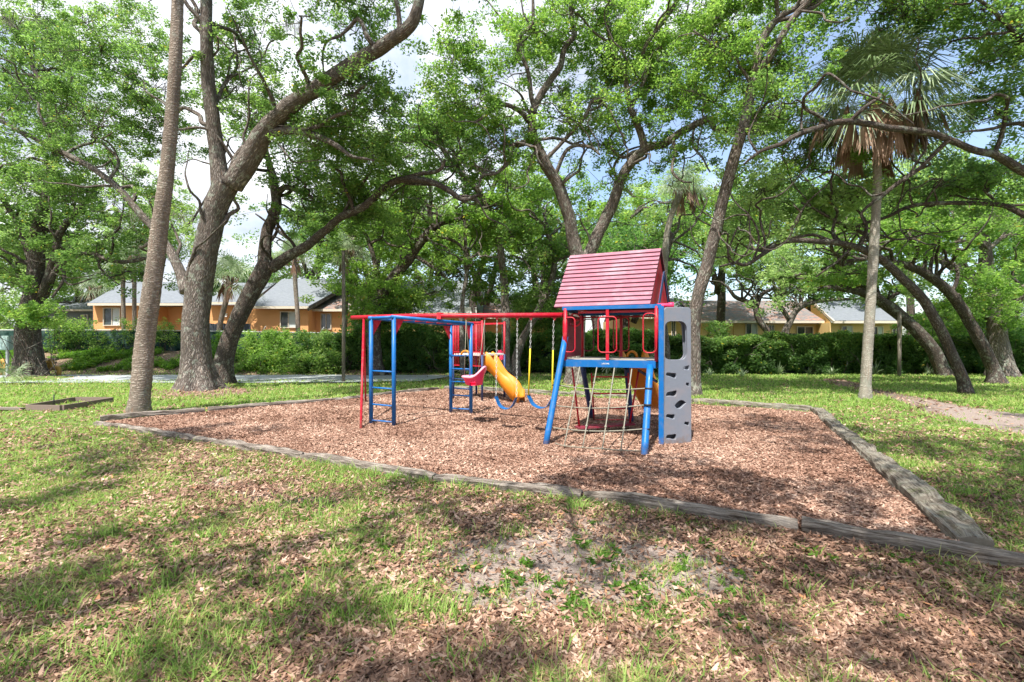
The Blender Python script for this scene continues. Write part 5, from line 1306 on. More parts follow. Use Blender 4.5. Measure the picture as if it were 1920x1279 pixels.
# T4 far left oak
oak('thick mossy oak at the far left beside the utility box', b_(57, 710),
 [[(57, 712, 22, 62), (56, 670, 22, 54), (52, 620, 22, 52), (60, 570, 22, 48), (72, 530, 22, 42)],
  [(64, 560, 22, 34), (68, 500, 22, 36), (70, 440, 21.8, 34), (80, 390, 21.6, 26), (95, 330, 21.5, 20), (105, 260, 21.5, 16), (90, 190, 21.4, 13), (60, 120, 21.4, 10), (38, 80, 21.3, 8), (10, 30, 21.2, 6)],
  [(80, 555, 22, 26), (95, 515, 21.8, 24), (108, 470, 21.6, 20), (112, 440, 21.5, 17), (140, 400, 21.3, 13), (180, 360, 21, 9)],
  [(92, 530, 21.8, 14), (110, 500, 21.5, 12), (135, 485, 21.2, 12), (165, 475, 21, 12), (190, 482, 20.6, 11), (222, 491, 20.3, 10), (262, 486, 20, 8), (300, 480, 19.5, 5)],
  [(190, 482, 20.6, 6), (186, 500, 20.6, 6), (205, 520, 20.5, 5), (225, 535, 20.5, 3)], [(60, 500, 22, 16), (45, 450, 22, 15), (25, 405, 22, 14), (0, 365, 22, 12), (-40, 320, 22, 8)],
  [(105, 490, 21.7, 9), (120, 520, 21.3, 8), (98, 560, 21, 5)]],
 [(60, 90, 21.4, 120, 70, 2.5, 18), (150, 430, 21, 110, 40, 2.2, 14), (20, 460, 21.5, 80, 60, 2.2, 14), (60, 200, 21.5, 110, 80, 2.6, 16), (140, 330, 21.2, 120, 60, 2.2, 16), (240, 440, 20, 60, 40, 1.8, 9), (-20, 340, 21, 90, 80, 2.4, 12), (250, 500, 20.3, 50, 25, 1.3, 5), (50, 540, 20.6, 50, 25, 1.0, 5), (270, 60, 21, 60, 60, 2, 7)],
 'leafA', 'barkdark', .112, 115, .45, 13, trunkn=22, moss=8, flare=.5, wander=26)
# T5 twin trunk oak behind the tower
oak('twin stemmed oak rising right behind the play tower roof', b_(1078, 722),
 [[(1078, 723, 18.1, 38), (1079, 680, 18.1, 35), (1082, 600, 18.1, 33), (1088, 530, 18.1, 36), (1095, 485, 18.1, 42)],
  [(1086, 492, 18.1, 28), (1074, 445, 18, 25), (1063, 395, 17.8, 24), (1046, 345, 17.6, 23), (1021, 303, 17.3, 21), (1006, 268, 17.1, 17), (998, 236, 17, 16), (1003, 195, 16.9, 15), (1022, 163, 16.8, 14), (1049, 128, 16.7, 12), (1060, 92, 16.6, 11), (1077, 68, 16.5, 10), (1071, 33, 16.4, 9), (1073, -10, 16.4, 8), (1080, -80, 16.3, 5)],
  [(1003, 205, 17, 10), (996, 180, 16.8, 9), (993, 138, 16.6, 8), (977, 96, 16.5, 8), (972, 72, 16.4, 7), (998, 47, 16.3, 7), (998, 10, 16.2, 6), (990, -60, 16.2, 4)],
  [(996, 232, 17, 12), (980, 213, 16.7, 10), (960, 200, 16.4, 9), (937, 196, 16.2, 8), (912, 213, 16, 7), (890, 229, 15.9, 5)],
  [(1000, 262, 17.1, 12), (975, 270, 16.8, 11), (958, 276, 16.6, 9), (955, 302, 16.5, 8), (930, 323, 16.4, 6), (906, 327, 16.3, 5), (898, 350, 16.2, 3)],
  [(1098, 492, 18.1, 27), (1122, 440, 18, 24), (1147, 384, 17.8, 22), (1168, 330, 17.6, 20), (1192, 296, 17.4, 19), (1216, 275, 17.2, 18), (1242, 270, 17, 16), (1276, 248, 16.6, 15), (1312, 230, 16.2, 14), (1331, 226, 16, 12), (1346, 243, 15.8, 11), (1384, 241, 15.5, 10), (1424, 248, 15.3, 7), (1450, 240, 15.2, 4)],
  [(1208, 278, 17.2, 15), (1202, 252, 17.2, 14), (1186, 214, 17.1, 12), (1175, 172, 17, 11), (1171, 134, 17, 10), (1154, 108, 16.9, 9), (1144, 78, 16.9, 9), (1138, 34, 16.8, 8), (1145, -10, 16.8, 7), (1150, -70, 16.7, 4)],
  [(1183, 205, 17.1, 8), (1200, 165, 16.9, 8), (1210, 140, 16.8, 8), (1206, 110, 16.7, 7), (1212, 85, 16.5, 8), (1240, 46, 16.2, 8), (1265, 4, 16, 7), (1285, -50, 15.9, 4)],
  [(1022, 300, 17.3, 8), (1060, 262, 17.2, 7), (1095, 220, 17, 7), (1110, 190, 16.9, 7), (1140, 188, 16.8, 6), (1170, 182, 16.8, 4)],
  [(1110, 190, 16.9, 4), (1140, 200, 16.8, 4), (1160, 240, 16.7, 3), (1172, 275, 16.7, 2)],
  [(1040, 330, 17.5, 8), (1065, 280, 17.3, 7), (1100, 275, 17, 6), (1125, 290, 16.8, 4)],
  [(1262, 256, 16.8, 7), (1266, 290, 16.6, 6), (1262, 320, 16.4, 6), (1278, 340, 16.2, 5), (1298, 344, 16, 3)], [(1302, 232, 16.4, 5), (1300, 270, 16.2, 5), (1320, 300, 16, 4), (1332, 325, 15.9, 3)]],
 [(990, 60, 16.5, 70, 60, 1.8, 12), (1080, 60, 16.4, 70, 60, 1.8, 11), (1190, 60, 16.6, 80, 70, 1.8, 14), (1260, 60, 16, 60, 60, 1.6, 10), (900, 200, 16, 70, 40, 1.5, 11), (960, 150, 16.4, 40, 30, 1.3, 4), (1090, 235, 17, 90, 50, 1.8, 10), (940, 290, 16.5, 70, 40, 1.6, 10), (1150, 160, 17, 50, 50, 1.5, 8),
  (1240, 170, 16.6, 60, 60, 1.6, 12), (1310, 190, 16, 60, 40, 1.5, 8), (1180, 250, 17, 50, 40, 1.5, 5), (1100, -80, 16.5, 250, 60, 2.5, 20), (860, 100, 15.5, 50, 50, 1.3, 7), (1400, 215, 15.5, 50, 40, 1.3, 6), (1050, 170, 17, 30, 30, 1, 3), (1280, 300, 16.4, 40, 40, 1.2, 4), (1130, 340, 17.5, 20, 30, 1, 2)],
 'leafB', 'bark', .098, 115, .39, 14, trunkn=20, moss=10, flare=.4, wander=40)
# T6 tall leaning trunk
oak('tall slender oak trunk leaning right past the climbing wall', b_(1303, 742),
 [[(1303, 744, 14.6, 25), (1302, 673, 14.6, 24), (1303, 600, 14.5, 24), (1310, 550, 14.4, 25), (1324, 500, 14.3, 25), (1341, 440, 14.1, 25), (1359, 360, 13.8, 24), (1373, 306, 13.6, 23), (1391, 245, 13.4, 22), (1405, 180, 13.2, 21), (1419, 133, 13.1, 21)],
  [(1416, 140, 13.1, 18), (1423, 92, 13, 17), (1441, 54, 12.9, 16), (1468, 29, 12.7, 14), (1490, 17, 12.6, 12), (1530, -10, 12.4, 9), (1580, -60, 12.2, 6)],
  [(1422, 132, 13.1, 17), (1442, 108, 12.9, 17), (1467, 68, 12.7, 16), (1492, 32, 12.5, 15), (1518, -3, 12.3, 14), (1540, -60, 12.1, 11), (1550, -140, 12, 7)],
  [(1412, 165, 13.1, 7), (1380, 110, 13, 6), (1345, 90, 12.9, 5), (1300, 60, 12.8, 3)],
  [(1500, 20, 12.4, 6), (1540, 25, 12.2, 5), (1548, 40, 12.1, 5), (1575, 44, 12, 4), (1600, 30, 11.9, 2)]],
 [(1350, 80, 13, 70, 60, 1.6, 12), (1390, 30, 12.8, 60, 40, 1.5, 8), (1460, 130, 12.9, 40, 50, 1.2, 7), (1450, -60, 12.4, 140, 50, 2, 14), (1600, -20, 12, 70, 35, 1.4, 7), (1350, 150, 13.2, 60, 40, 1.3, 7), (1450, 230, 13.4, 45, 45, 1.0, 5), (1490, 300, 14, 50, 50, 1.3, 8)],
 'leafB', 'bark', .085, 115, .34, 15, trunkn=18, flare=.3)
# right arching oaks
oak('nearest of the arching oaks at right, its thin trunk bending far left', b_(1812, 737),
 [[(1812, 738, 15.2, 32), (1803, 705, 15.2, 26), (1780, 653, 15.2, 24), (1757, 607, 15.1, 23), (1727, 557, 15, 22), (1683, 513, 14.9, 20), (1655, 489, 14.8, 19), (1620, 469, 14.6, 17), (1580, 457, 14.4, 14), (1520, 452, 14.2, 12), (1467, 453, 14, 11), (1436, 472, 13.9, 10), (1400, 495, 13.8, 8), (1377, 492, 13.7, 7), (1350, 500, 13.6, 4)],
  [(1655, 489, 14.8, 10), (1620, 440, 14.8, 9), (1585, 425, 14.7, 8), (1540, 400, 14.6, 6), (1500, 380, 14.6, 4)],
  [(1600, 462, 14.5, 6), (1570, 490, 14.5, 5), (1530, 520, 14.6, 4)]],
 [(1500, 400, 14.6, 90, 35, 1.8, 12), (1420, 440, 14.2, 60, 25, 1.3, 6), (1580, 370, 15, 70, 35, 1.8, 9), (1430, 360, 15, 60, 40, 1.6, 8)],
 'leafD', 'barkdark', .095, 110, .37, 16, trunkn=14, flare=.3, group='arching oaks on the right lawn', wander=22)
oak('second arching oak at right with ferny dark limb above the hedge', b_(1868, 719),
 [[(1868, 720, 18.7, 40), (1862, 690, 18.7, 30), (1845, 655, 18.6, 28), (1825, 615, 18.5, 27), (1800, 573, 18.3, 26), (1762, 531, 18, 23), (1715, 503, 17.8, 19), (1675, 492, 17.6, 15), (1630, 485, 17.4, 11), (1580, 492, 17.2, 8), (1540, 505, 17, 5)]],
 [(1740, 470, 17.8, 90, 25, 1.8, 10), (1650, 450, 17.5, 80, 25, 1.6, 8), (1820, 560, 18.3, 40, 40, 1, 7), (1600, 520, 17.3, 60, 20, 1.4, 5)],
 'leafB', 'barkdark', .12, 90, .38, 17, trunkn=16, flare=.3, group='arching oaks on the right lawn', wander=22)
oak('broad pale trunked oak at right splitting into heavy spreading limbs', b_(1877, 705),
 [[(1877, 706, 22.5, 56), (1874, 660, 22.5, 46), (1868, 610, 22.4, 42), (1858, 560, 22.3, 42), (1850, 520, 22.2, 36), (1847, 467, 22, 26), (1840, 430, 22, 18), (1820, 400, 22, 12)],
  [(1852, 545, 22.3, 24), (1810, 517, 22, 22), (1763, 487, 21.6, 20), (1713, 467, 21.2, 18), (1657, 447, 20.8, 15), (1610, 440, 20.5, 11), (1560, 450, 20.3, 7)],
  [(1872, 600, 22.3, 26), (1892, 580, 22, 24), (1920, 545, 21.6, 22), (1970, 490, 21, 18), (2040, 430, 20.5, 10)],
  [(1846, 455, 22, 9), (1800, 452, 22, 8), (1760, 465, 22, 7), (1735, 445, 22, 5), (1715, 430, 22, 3)], [(1856, 465, 22, 11), (1885, 442, 21.8, 10), (1925, 438, 21.5, 8)], [(1840, 440, 22, 9), (1800, 420, 22, 7), (1780, 410, 22, 4)]],
 [(1750, 420, 21.5, 90, 40, 2.2, 12), (1850, 400, 22, 90, 45, 2.4, 16), (1640, 410, 20.8, 90, 30, 2, 12), (1930, 480, 21.5, 60, 50, 2, 8), (1800, 590, 22, 40, 40, 1.3, 6), (1900, 620, 21.5, 40, 30, 1.2, 5)],
 'leafB', 'bark', .13, 95, .46, 18, trunkn=20, flare=.4, group='arching oaks on the right lawn', wander=22)
oak('thick oak leaning left from the hedge line behind the arching oaks', b_(1772, 704),
 [[(1772, 704, 23, 32), (1750, 657, 23, 30), (1712, 613, 23, 28), (1665, 574, 23, 27), (1630, 552, 22.8, 23), (1580, 540, 22.6, 16), (1545, 540, 22.5, 11), (1500, 545, 22.4, 7)],
  [(1630, 552, 22.8, 13), (1600, 530, 22.6, 14), (1570, 520, 22.4, 12), (1520, 512, 22.2, 8), (1480, 520, 22, 4)], [(1665, 560, 23, 8), (1690, 548, 22.8, 7), (1720, 545, 22.6, 4)]],
 [(1540, 510, 22.4, 90, 25, 1.8, 10), (1620, 505, 22.6, 80, 25, 1.6, 8), (1470, 530, 22, 50, 25, 1.5, 5), (1680, 540, 23, 60, 25, 1.2, 7)],
 'leafD', 'barkdark', .13, 90, .42, 19, trunkn=16, flare=.25, group='arching oaks on the right lawn', wander=22)
# E: oak outside the right edge with long overhead limbs
eb = P(2120, 700, 13.2); eb[2] = 0
oak('huge limb of an oak outside the frame sweeping across in front of the big palm', eb,
 [[(2120, 760, 13.2, 80), (2110, 640, 13.2, 70), (2090, 520, 13.1, 60), (2050, 420, 13, 50)],
  [(2060, 430, 13, 40), (1990, 365, 12.8, 30), (1920, 322, 12.5, 24), (1873, 295, 12.3, 20), (1815, 277, 12.1, 18), (1772, 256, 12, 17), (1707, 245, 11.8, 16), (1654, 237, 11.7, 15), (1592, 228, 11.6, 15), (1546, 235, 11.5, 13), (1499, 252, 11.5, 11), (1456, 273, 11.5, 9), (1420, 288, 11.6, 7), (1395, 309, 11.7, 4)],
  [(1779, 262, 12, 12), (1752, 288, 12.2, 11), (1722, 316, 12.4, 11), (1682, 342, 12.6, 10), (1654, 367, 12.8, 9), (1615, 398, 13, 6), (1620, 420, 13, 3)],
  [(2050, 440, 13, 30), (1980, 425, 13.2, 22), (1925, 405, 13.4, 18), (1880, 386, 13.6, 13), (1833, 383, 13.8, 11), (1743, 381, 14, 10), (1700, 388, 14.2, 9), (1664, 406, 14.4, 8), (1618, 421, 14.6, 7), (1564, 442, 14.8, 4)],
  [(2050, 420, 13, 30), (2000, 300, 12.4, 24), (1960, 150, 11.8, 18), (1900, 60, 11.3, 12), (1820, -20, 11, 7)],
  [(1990, 280, 12.4, 14), (1920, 234, 12.2, 11), (1851, 241, 12, 8), (1800, 250, 12, 3)], [(1880, 386, 13.6, 8), (1855, 368, 13.7, 7), (1843, 358, 13.7, 4)]],
 [(1700, 40, 11.6, 80, 50, 1.5, 12), (1860, 60, 11, 100, 70, 1.5, 18), (1890, 170, 11.5, 60, 50, 1.2, 10), (1850, 330, 13.4, 90, 30, 1.2, 8), (1750, 350, 13.8, 90, 22, 1.2, 8), (1440, 240, 11.8, 40, 35, .8, 5), (1640, -60, 11.5, 120, 50, 1.5, 10), (1860, -80, 11, 160, 60, 2, 12), (1580, 190, 12, 30, 20, .6, 0), (1980, 330, 12.8, 60, 80, 1.5, 8)],
 'leafA', 'barkdark', .09, 110, .34, 20, trunkn=20, group='arching oaks on the right lawn', wander=22)
# mid distance trunks
oak('slim straight oak stem left of the twin stemmed oak', G(947, 706),
 [[(947, 706, 22.5, 20), (948, 640, 22.5, 17), (948, 580, 22.5, 16), (945, 530, 22.5, 15), (940, 480, 22.4, 14), (932, 435, 22.3, 14), (917, 396, 22.1, 13), (899, 361, 22, 12), (872, 332, 21.8, 11), (845, 302, 21.6, 10), (822, 264, 21.5, 9), (817, 237, 21.4, 8), (834, 222, 21.3, 7), (872, 204, 21.2, 5)],
  [(915, 392, 22.1, 9), (925, 350, 22, 8), (945, 320, 21.9, 7), (960, 280, 21.8, 5)]],
 [(850, 240, 21.4, 60, 40, 2, 9), (800, 280, 21.6, 60, 40, 2, 8), (950, 400, 22, 80, 45, 2.2, 14), (880, 430, 22, 70, 45, 2, 11), (990, 350, 22, 60, 50, 2, 9)],
 'leafB', 'bark', .14, 90, .46, 21, trunkn=12, group='trees along the middle fence')
oak('crooked oak stem leaning right behind the yellow sleeved swing', G(964, 705),
 [[(964, 706, 22.8, 22), (968, 670, 22.8, 17), (980, 635, 22.8, 15), (995, 608, 22.8, 14), (1012, 575, 22.8, 13), (1030, 540, 22.8, 12), (1040, 490, 22.8, 11), (1030, 440, 22.8, 9), (1020, 400, 22.8, 5)]],
 [(1010, 480, 22.8, 70, 50, 2.2, 14), (1030, 560, 23, 60, 30, 1.8, 10), (960, 540, 23.2, 60, 40, 1.6, 9)],
 'leafA', 'bark', .14, 90, .46, 22, trunkn=12, group='trees along the middle fence')
oak('ivy wrapped dark oak slanting right above the monkey bars', G(706, 704),
 [[(706, 706, 23, 30), (702, 660, 23, 26), (700, 610, 23, 28), (706, 572, 23, 27), (729, 532, 23, 22), (764, 490, 22.8, 20), (782, 463, 22.6, 18), (812, 428, 22.4, 17)],
  [(812, 428, 22.4, 11), (832, 417, 22.2, 9), (868, 409, 22, 8), (892, 394, 21.8, 6), (930, 385, 21.6, 4)], [(812, 430, 22.4, 11), (806, 400, 22.4, 9), (808, 370, 22.4, 7), (800, 330, 22.4, 4)],
  [(776, 478, 22.7, 8), (800, 495, 22.5, 7), (820, 510, 22.4, 6), (838, 525, 22.3, 4), (836, 540, 22.3, 2)], [(815, 440, 22.4, 7), (850, 452, 22.2, 6), (870, 470, 22, 5), (888, 495, 21.9, 3)],
  [(716, 555, 23, 12), (705, 500, 23, 10), (690, 450, 23, 8), (672, 420, 23, 5)]],
 [(740, 580, 22.6, 60, 25, 1.4, 12), (690, 530, 22.8, 50, 50, 1.6, 12), (780, 430, 22.6, 90, 40, 2.2, 14), (850, 500, 22.4, 60, 35, 1.8, 10), (680, 440, 23, 60, 40, 2, 10), (790, 350, 22.4, 60, 40, 2, 8), (700, 610, 22.4, 40, 25, 1, 8), (770, 540, 23, 60, 30, 1.4, 8)],
 'leafB', 'barkdark', .13, 95, .44, 23, trunkn=14, group='trees along the middle fence')
def pale_stem(label, pts, seed): return oak(label, P(pts[0][0], 700, pts[0][2])*[1, 1, 0], [pts], [(pts[-1][0], pts[-1][1], pts[-1][2], 40, 25, 1.2, 5)], 'leafA', 'bark', .13, 80, .4, seed, trunkn=10, flare=.2, group='trees along the middle fence')
pale_stem('very thin bent grey stem rising behind the red beam', [(868, 705, 22.6, 10), (866, 600, 22.6, 9), (868, 557, 22.6, 8), (875, 511, 22.5, 8), (872, 450, 22.4, 7), (870, 390, 22.3, 7), (871, 345, 22.2, 4)], 24)
pale_stem('grey stem seen behind the tower rails at the left of its roof', [(1250, 705, 23.5, 16), (1248, 640, 23.5, 14), (1240, 560, 23.4, 12), (1245, 500, 23.3, 11), (1260, 440, 23.2, 9)], 25)
# small forked oaks before the yellow house
oak('small forked oak with red brown stem against the yellow house', P(1444, 640, 29)*[1, 1, 0],
 [[(1448, 695, 29, 16), (1443, 632, 29, 14), (1424, 602, 29, 13), (1417, 574, 29, 13)], [(1417, 576, 29, 11), (1400, 565, 29, 10), (1378, 556, 29, 8), (1365, 540, 29, 6), (1350, 528, 29, 4)], [(1418, 575, 29, 11), (1427, 553, 29, 9), (1447, 543, 29, 6), (1465, 540, 29, 3)]],
 [(1360, 500, 29, 70, 30, 2, 12), (1450, 510, 29, 70, 30, 2, 12), (1400, 460, 29, 90, 30, 2.4, 10)], 'leafD', 'barkdark', .15, 85, .5, 26, trunkn=10, group='oaks beyond the hedge')
oak('small leaning oak right of the forked one against the yellow house', P(1470, 640, 29.5)*[1, 1, 0],
 [[(1470, 695, 29.5, 18), (1471, 632, 29.5, 16), (1480, 605, 29.5, 14), (1496, 580, 29.5, 12), (1527, 567, 29.3, 9), (1570, 562, 29, 7), (1613, 560, 28.8, 4)], [(1480, 600, 29.5, 10), (1462, 570, 29.5, 9), (1455, 550, 29.5, 8), (1450, 520, 29.5, 5)], [(1497, 578, 29.5, 7), (1505, 560, 29.5, 5), (1510, 530, 29.5, 3)]],
 [(1530, 540, 29.3, 70, 22, 2, 10), (1480, 530, 29.5, 60, 30, 2, 8), (1600, 530, 29, 70, 25, 2, 8)], 'leafC', 'bark', .15, 85, .5, 27, trunkn=10, group='oaks beyond the hedge')
# background oaks, each its own shape
BG = [(-60, 33, 420, 150, 'leafD', 'background oak at the far left edge behind the utility box'), (60, 38, 470, 130, 'leafA', 'rounded oak above the grey house at far left'), (150, 44, 500, 90, 'leafB', 'pale distant oak between grey house and orange house'),
      (290, 42, 420, 110, 'leafD', 'background oak above the hip roof of the orange house'), (455, 46, 530, 45, 'leafC', 'low tree beyond the gap of bright sky'), (590, 40, 450, 110, 'leafA', 'background oak above the long gable roof'),
      (700, 36, 430, 120, 'leafB', 'bright background oak above the monkey bars'), (800, 42, 420, 130, 'leafD', 'pale oak behind the farthest orange house'), (900, 34, 440, 130, 'leafB', 'dense oak behind the thin bent stem'),
      (1010, 38, 420, 130, 'leafB', 'bright background oak left of the tower roof'), (1120, 36, 430, 120, 'leafB', 'background oak right above the tower roof'), (1180, 30, 500, 100, 'leafC', 'shady oak behind the tower gable'), (1250, 40, 400, 120, 'leafD', 'pale oak behind the small palm'),
      (1350, 34, 400, 110, 'leafB', 'light green oak between leaning trunk and hedge'), (1470, 42, 400, 110, 'leafD', 'hazy oak above the leaf strewn roof'), (1590, 40, 380, 100, 'leafB', 'bright oak left of the big palm trunk'),
      (1700, 36, 370, 90, 'leafD', 'soft bright oak under the sweeping limb'), (1800, 40, 360, 80, 'leafB', 'bright oak right of the big palm crown'), (1900, 34, 420, 110, 'leafA', 'background oak at the right edge'), (1990, 30, 500, 110, 'leafC', 'dark oak outside the right edge of the hedge')]
for i, (px, Yd, pc, rp_, lf, lb) in enumerate(BG):
    rng = np.random.default_rng(500+i); base = P(px, 0, Yd); base[2] = 1.0 if px < 640 else 0
    yb_ = CY+(HC-base[2])/Yd*FP; j = lambda s: rng.normal()*s
    pths = [[(px, yb_, Yd, 26*30/Yd), (px+j(6), yb_-40, Yd, 22*30/Yd), (px+j(12), (yb_+pc)/2, Yd, 18*30/Yd), (px+j(18), pc+20, Yd, 12*30/Yd), (px+j(25), pc-50, Yd, 6)]]
    for s in (-1, 1): pths.append([(px+j(5), (yb_+pc)/2+10, Yd, 13*30/Yd), (px+s*(30+j(8)), pc+25, Yd-1, 10*30/Yd), (px+s*(70+j(12)), pc-15+j(15), Yd-1.5, 6), (px+s*(105+j(10)), pc-30+j(20), Yd-2, 3)])
    oak(lb, base, pths, [(px, pc, Yd, 75, rp_*.55, 3, 14), (px-60, pc+30, Yd-1, 55, rp_*.4, 2.5, 8), (px+60, pc+30, Yd-1, 55, rp_*.4, 2.5, 8), (px+j(25), pc-rp_*.45, Yd, 50, rp_*.35, 2, 5)],
        lf, 'barkdark', .19, 75, .66, 600+i, trunkn=9, maxreach=6, cpb=7, group='background oaks beyond the fences', twig=False, dens=1, back=0, wander=6)
# palms
palm('leaning brown palm trunk standing alone in the left foreground, its crown above the frame', [(259, 777, 10.9, 44), (265, 720, 10.9, 42), (272, 640, 10.9, 41), (284, 550, 10.8, 38), (299, 430, 10.7, 35), (312, 330, 10.6, 31), (322, 220, 10.5, 28), (329, 110, 10.4, 26), (333, 0, 10.4, 25), (334, -150, 10.4, 25), (334, -280, 10.4, 25)],
     b_(258, 776), 1.0, 26, 8, 31, 'palmbarkbrown')
palm('tall pale palm with full crown and brown skirt of dead fronds on the right lawn', [(1622, 749, 13.6, 26), (1624, 700, 13.6, 23), (1629, 620, 13.6, 22), (1634, 540, 13.6, 21), (1640, 440, 13.6, 20), (1645, 340, 13.6, 18), (1642, 260, 13.6, 17), (1640, 185, 13.6, 18)],
     b_(1622, 749), 1.1, 64, 40, 32, 'palmbark', pet=1.1, nl=30)
palm('smaller palm with shaggy brown skirt right of the twin stemmed oak', [(1240, 700, 22, 13), (1242, 600, 22, 13), (1246, 500, 22, 13), (1252, 430, 22, 12), (1272, 370, 22, 12), (1282, 350, 22, 12)], P(1240, 0, 22)*[1, 1, 0], .8, 26, 14, 33, pet=.8)
for (px, pyt, Yd, s, lb, i) in ((178, 540, 36, .9, 'palm between the grey house and the orange hip roof', 0), (230, 490, 30, .75, 'left one of two slim palms in front of the orange house window', 1), (252, 480, 30.4, .75, 'right one of two slim palms in front of the orange house', 2), (432, 520, 31, 1.2, 'bushy palm between the two leaning trunks in the sky gap', 3),
                                (551, 478, 30, .85, 'slim palm standing before the curtained window', 4), (652, 470, 24.6, .8, 'pale shaggy palm over the slim grey post', 5), (664, 440, 27, .7, 'palm with brown trunk hanging over the leaf strewn roof', 6)):
    r_ = 10 if i != 3 else 13; zb = 1.0 if i != 5 else 0; x = P(px, 0, Yd); yb_ = CY+(HC-zb)/Yd*FP
    lean = {0: 0, 1: 2, 2: 0, 3: -22, 4: 8, 5: -6, 6: 4}[i]
    palm(lb, [(px+lean, yb_, Yd, r_), (px+lean*.9, (yb_*2+pyt)/3, Yd, r_*.9), (px+lean*.4, (yb_+pyt*2)/3, Yd, r_*.9), (px, pyt, Yd, r_*1.1)], (P(px+lean, 0, Yd)[0], Yd, zb), s, 24, 5, 40+i, 'palmbarkbrown', pet=.8, nl=18)
# oak standing behind the camera: shades the foreground
oak('oak standing just behind the viewpoint whose canopy shades the near ground', (-5.5, -4.5, 0),
 [[(0, 0, 1, 1), (0, 0, 1, 1)]] if False else [[(2096.8, 993, -4.5, 0), (2070, 300, -4.5, 0)]], [], 'leafA', 'bark', seed=70) if False else None
def overhead(label, base, limbs, clumps, seed, leaf='leafA'):
    rng = np.random.default_rng(seed); root = thing('oak_tree', base, label, 'tree', 'live oaks around the playground'); mb = MB()
    b = V3(base); tr = spline([b-[0, 0, .1], b+[.1, .2, 1.5], b+[.3, .5, 3.5], b+[.4, .9, 5.2]], 6); rr = np.linspace(.42, .30, len(tr)); flare_trunk(mb, tr, rr, 18, .1, seed)
    ns = []
    for L_ in limbs:
        pth = spline([tr[-1]-[0, 0, .3]]+[V3(k) for k in L_], 6); mb.tube(pth, np.linspace(.08, .02, len(pth)), 9, True, wob=.1, seed=seed); ns.append(pth)
    ns = np.concatenate(ns); bb = mb; cen = []
    for (cx, cy, cz, r_, nb) in clumps:
        for _ in range(nb):
            a = rng.random()*6.283; q = np.array([cx+math.cos(a)*r_*rng.random()**.5, cy+math.sin(a)*r_*rng.random()**.5, cz+rng.normal()*.5]); k = int(np.argmin(np.linalg.norm(ns-q, axis=1)))
            s = sinu(rng, ns[k], q, 1, 7, .05); bb.tube(s, np.linspace(.05, .012, 7), 5, False)
            for _ in range(7): cen.append(s[rng.integers(3, 7)]+rng.normal(size=3)*[.55, .55, .3])
    mb.build('trunk', M['bark'], root); v, q, t = leaves(rng, cen, .38*(.7+.6*rng.random(len(cen))), 75, .12); fast('crown', v, q, M[leaf], root, t)
overhead('oak behind and left of the viewpoint whose canopy shades the near lawn', (-6.5, -5, 0), [[(-5, -2, 7.5), (-3, 0, 8.6), (-1, 1.5, 9)], [(-3.5, -4, 7.6), (0, -3.5, 8.5), (3, -2.5, 8.8)], [(-7, -1, 8), (-8, 2, 9.2)]],
 CL1 := [(-3.2, -.6, 8.8, 1.5, 4), (.2, .3, 8.9, 1.5, 9), (2.6, -1.2, 8.8, 1.8, 13), (1.2, -2.2, 8.7, 1.5, 8), (3.4, -.2, 9, 1.3, 8), (-1.4, -2.8, 8.6, 1.6, 5), (-6.5, .5, 8.8, 1.8, 4), (4.4, .8, 9, 1.3, 6), (-7.6, 3, 9.2, 1.4, 3)], 71)
overhead('oak behind and right of the viewpoint whose canopy reaches over the timber edge', (7.5, -3.5, 0), [[(6.5, -1, 7.6), (5.5, 1.5, 8.8), (4, 3, 9.3)], [(9, 0, 8), (10, 3, 9)]],
 [(5.2, 2.2, 9, 1.4, 6), (8.5, 2.4, 9, 2.0, 8), (2.6, 3.4, 9.6, 1.2, 4), (10.5, 5.2, 9.4, 1.6, 6), (7, -.4, 8.8, 1.6, 6)], 72)
# ------------------------------------------------------------------ camera, sun, sky
cam = bpy.data.cameras.new('camera'); co = bpy.data.objects.new('camera', cam); COL.objects.link(co)
co.location = (0, 0, HC); co.rotation_euler = (R(90), 0, 0); cam.sensor_width = 36; cam.lens = FP/1920*36; cam.clip_start = .05; cam.clip_end = 3000
S.camera = co
EL, AZ = 61, 203       # azimuth clockwise from +Y of the direction TO the sun
d = Vector((math.sin(R(AZ))*math.cos(R(EL)), math.cos(R(AZ))*math.cos(R(EL)), math.sin(R(EL))))
sl = bpy.data.lights.new('sun', 'SUN'); so = bpy.data.objects.new('sun', sl); COL.objects.link(so)
sl.energy = 4.7; sl.angle = R(.55); sl.color = (1, .96, .88); so.rotation_euler = d.to_track_quat('Z', 'Y').to_euler(); so.location = (0, 0, 40)
w = bpy.data.worlds.new('World'); S.world = w; w.use_nodes = True; t = w.node_tree; t.nodes.clear()
N_ = t.nodes.new; out = N_('ShaderNodeOutputWorld'); bg = N_('ShaderNodeBackground')
sky = N_('ShaderNodeTexSky'); sky.sky_type = 'NISHITA'; sky.sun_disc = False; sky.sun_elevation = R(EL); sky.sun_rotation = R(AZ); sky.air_density = 1; sky.dust_density = 1.5; sky.ozone_density = 1.5
tc = N_('ShaderNodeTexCoord'); mp = N_('ShaderNodeMapping'); mp.inputs['Scale'].default_value = (1, 1, 2.2); mp.inputs['Location'].default_value = (.35, .2, .1)
t.links.new(tc.outputs['Generated'], mp.inputs['Vector'])
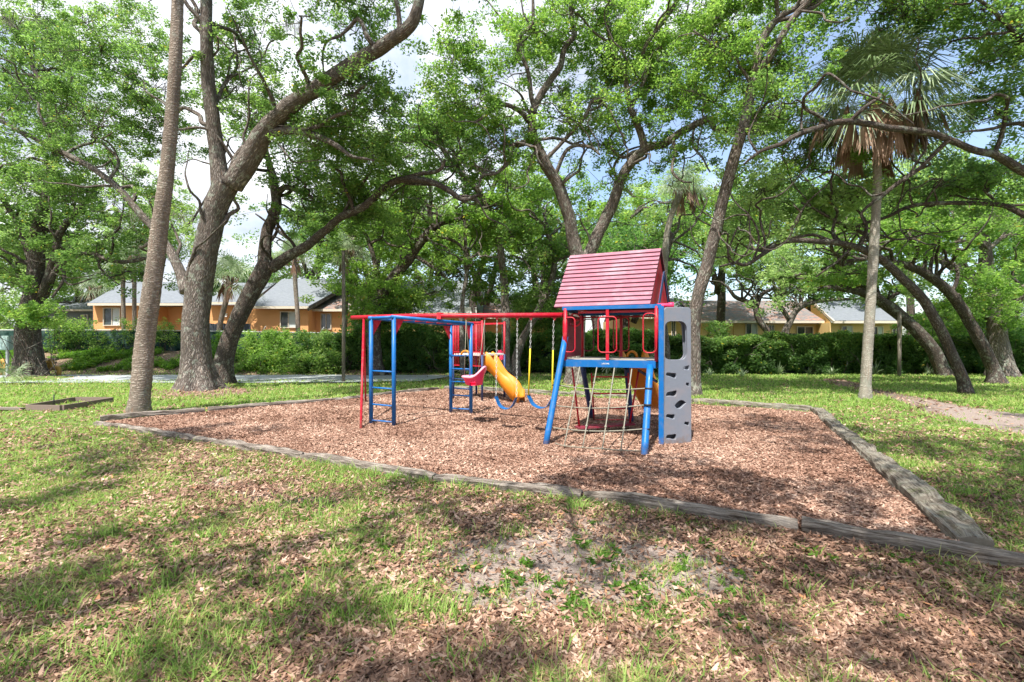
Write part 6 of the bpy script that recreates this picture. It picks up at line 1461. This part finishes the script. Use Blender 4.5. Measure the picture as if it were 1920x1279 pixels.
no = N_('ShaderNodeTexNoise'); no.inputs['Scale'].default_value = 2.1; no.inputs['Detail'].default_value = 7; no.inputs['Roughness'].default_value = .58; no.inputs['Distortion'].default_value = .4; t.links.new(mp.outputs[0], no.inputs['Vector'])
# more cloud towards the left of the view
sx = N_('ShaderNodeSeparateXYZ'); t.links.new(tc.outputs['Generated'], sx.inputs[0])
ma = N_('ShaderNodeMath'); ma.operation = 'MULTIPLY_ADD'; ma.inputs[1].default_value = -.16; t.links.new(sx.outputs[0], ma.inputs[0]); t.links.new(no.outputs[0], ma.inputs[2])
rp_ = N_('ShaderNodeValToRGB'); e = rp_.color_ramp.elements; e[0].position = .42; e[0].color = (.10, .12, .12, 1); e[1].position = .58; e[1].color = (1, 1, 1, 1); t.links.new(ma.outputs[0], rp_.inputs[0])
n2 = N_('ShaderNodeTexNoise'); n2.inputs['Scale'].default_value = 4.5; n2.inputs['Detail'].default_value = 6; t.links.new(mp.outputs[0], n2.inputs['Vector'])
cr = N_('ShaderNodeValToRGB'); e = cr.color_ramp.elements; e[0].position = .34; e[0].color = (2.5, 2.75, 3.2, 1); e[1].position = .66; e[1].color = (5.2, 5.3, 5.5, 1); t.links.new(n2.outputs[0], cr.inputs[0])
mx = N_('ShaderNodeMix'); mx.data_type = 'RGBA'; t.links.new(rp_.outputs[0], mx.inputs[0]); t.links.new(sky.outputs[0], mx.inputs[6]); t.links.new(cr.outputs[0], mx.inputs[7])
t.links.new(mx.outputs[2], bg.inputs[0]); bg.inputs[1].default_value = .15; t.links.new(bg.outputs[0], out.inputs[0])
S.view_settings.view_transform = 'Standard'; S.view_settings.look = 'None'; S.view_settings.gamma = 1
S.view_settings.exposure = 1.05
c = S.cycles; c.max_bounces = 8; c.diffuse_bounces = 4; c.glossy_bounces = 2; c.transmission_bounces = 4; c.transparent_max_bounces = 4; c.caustics_reflective = False; c.caustics_refractive = False
c.use_adaptive_sampling = True; c.adaptive_threshold = .02; c.sample_clamp_indirect = 6
for o in bpy.data.objects:
    if '_org' in o: del o['_org']
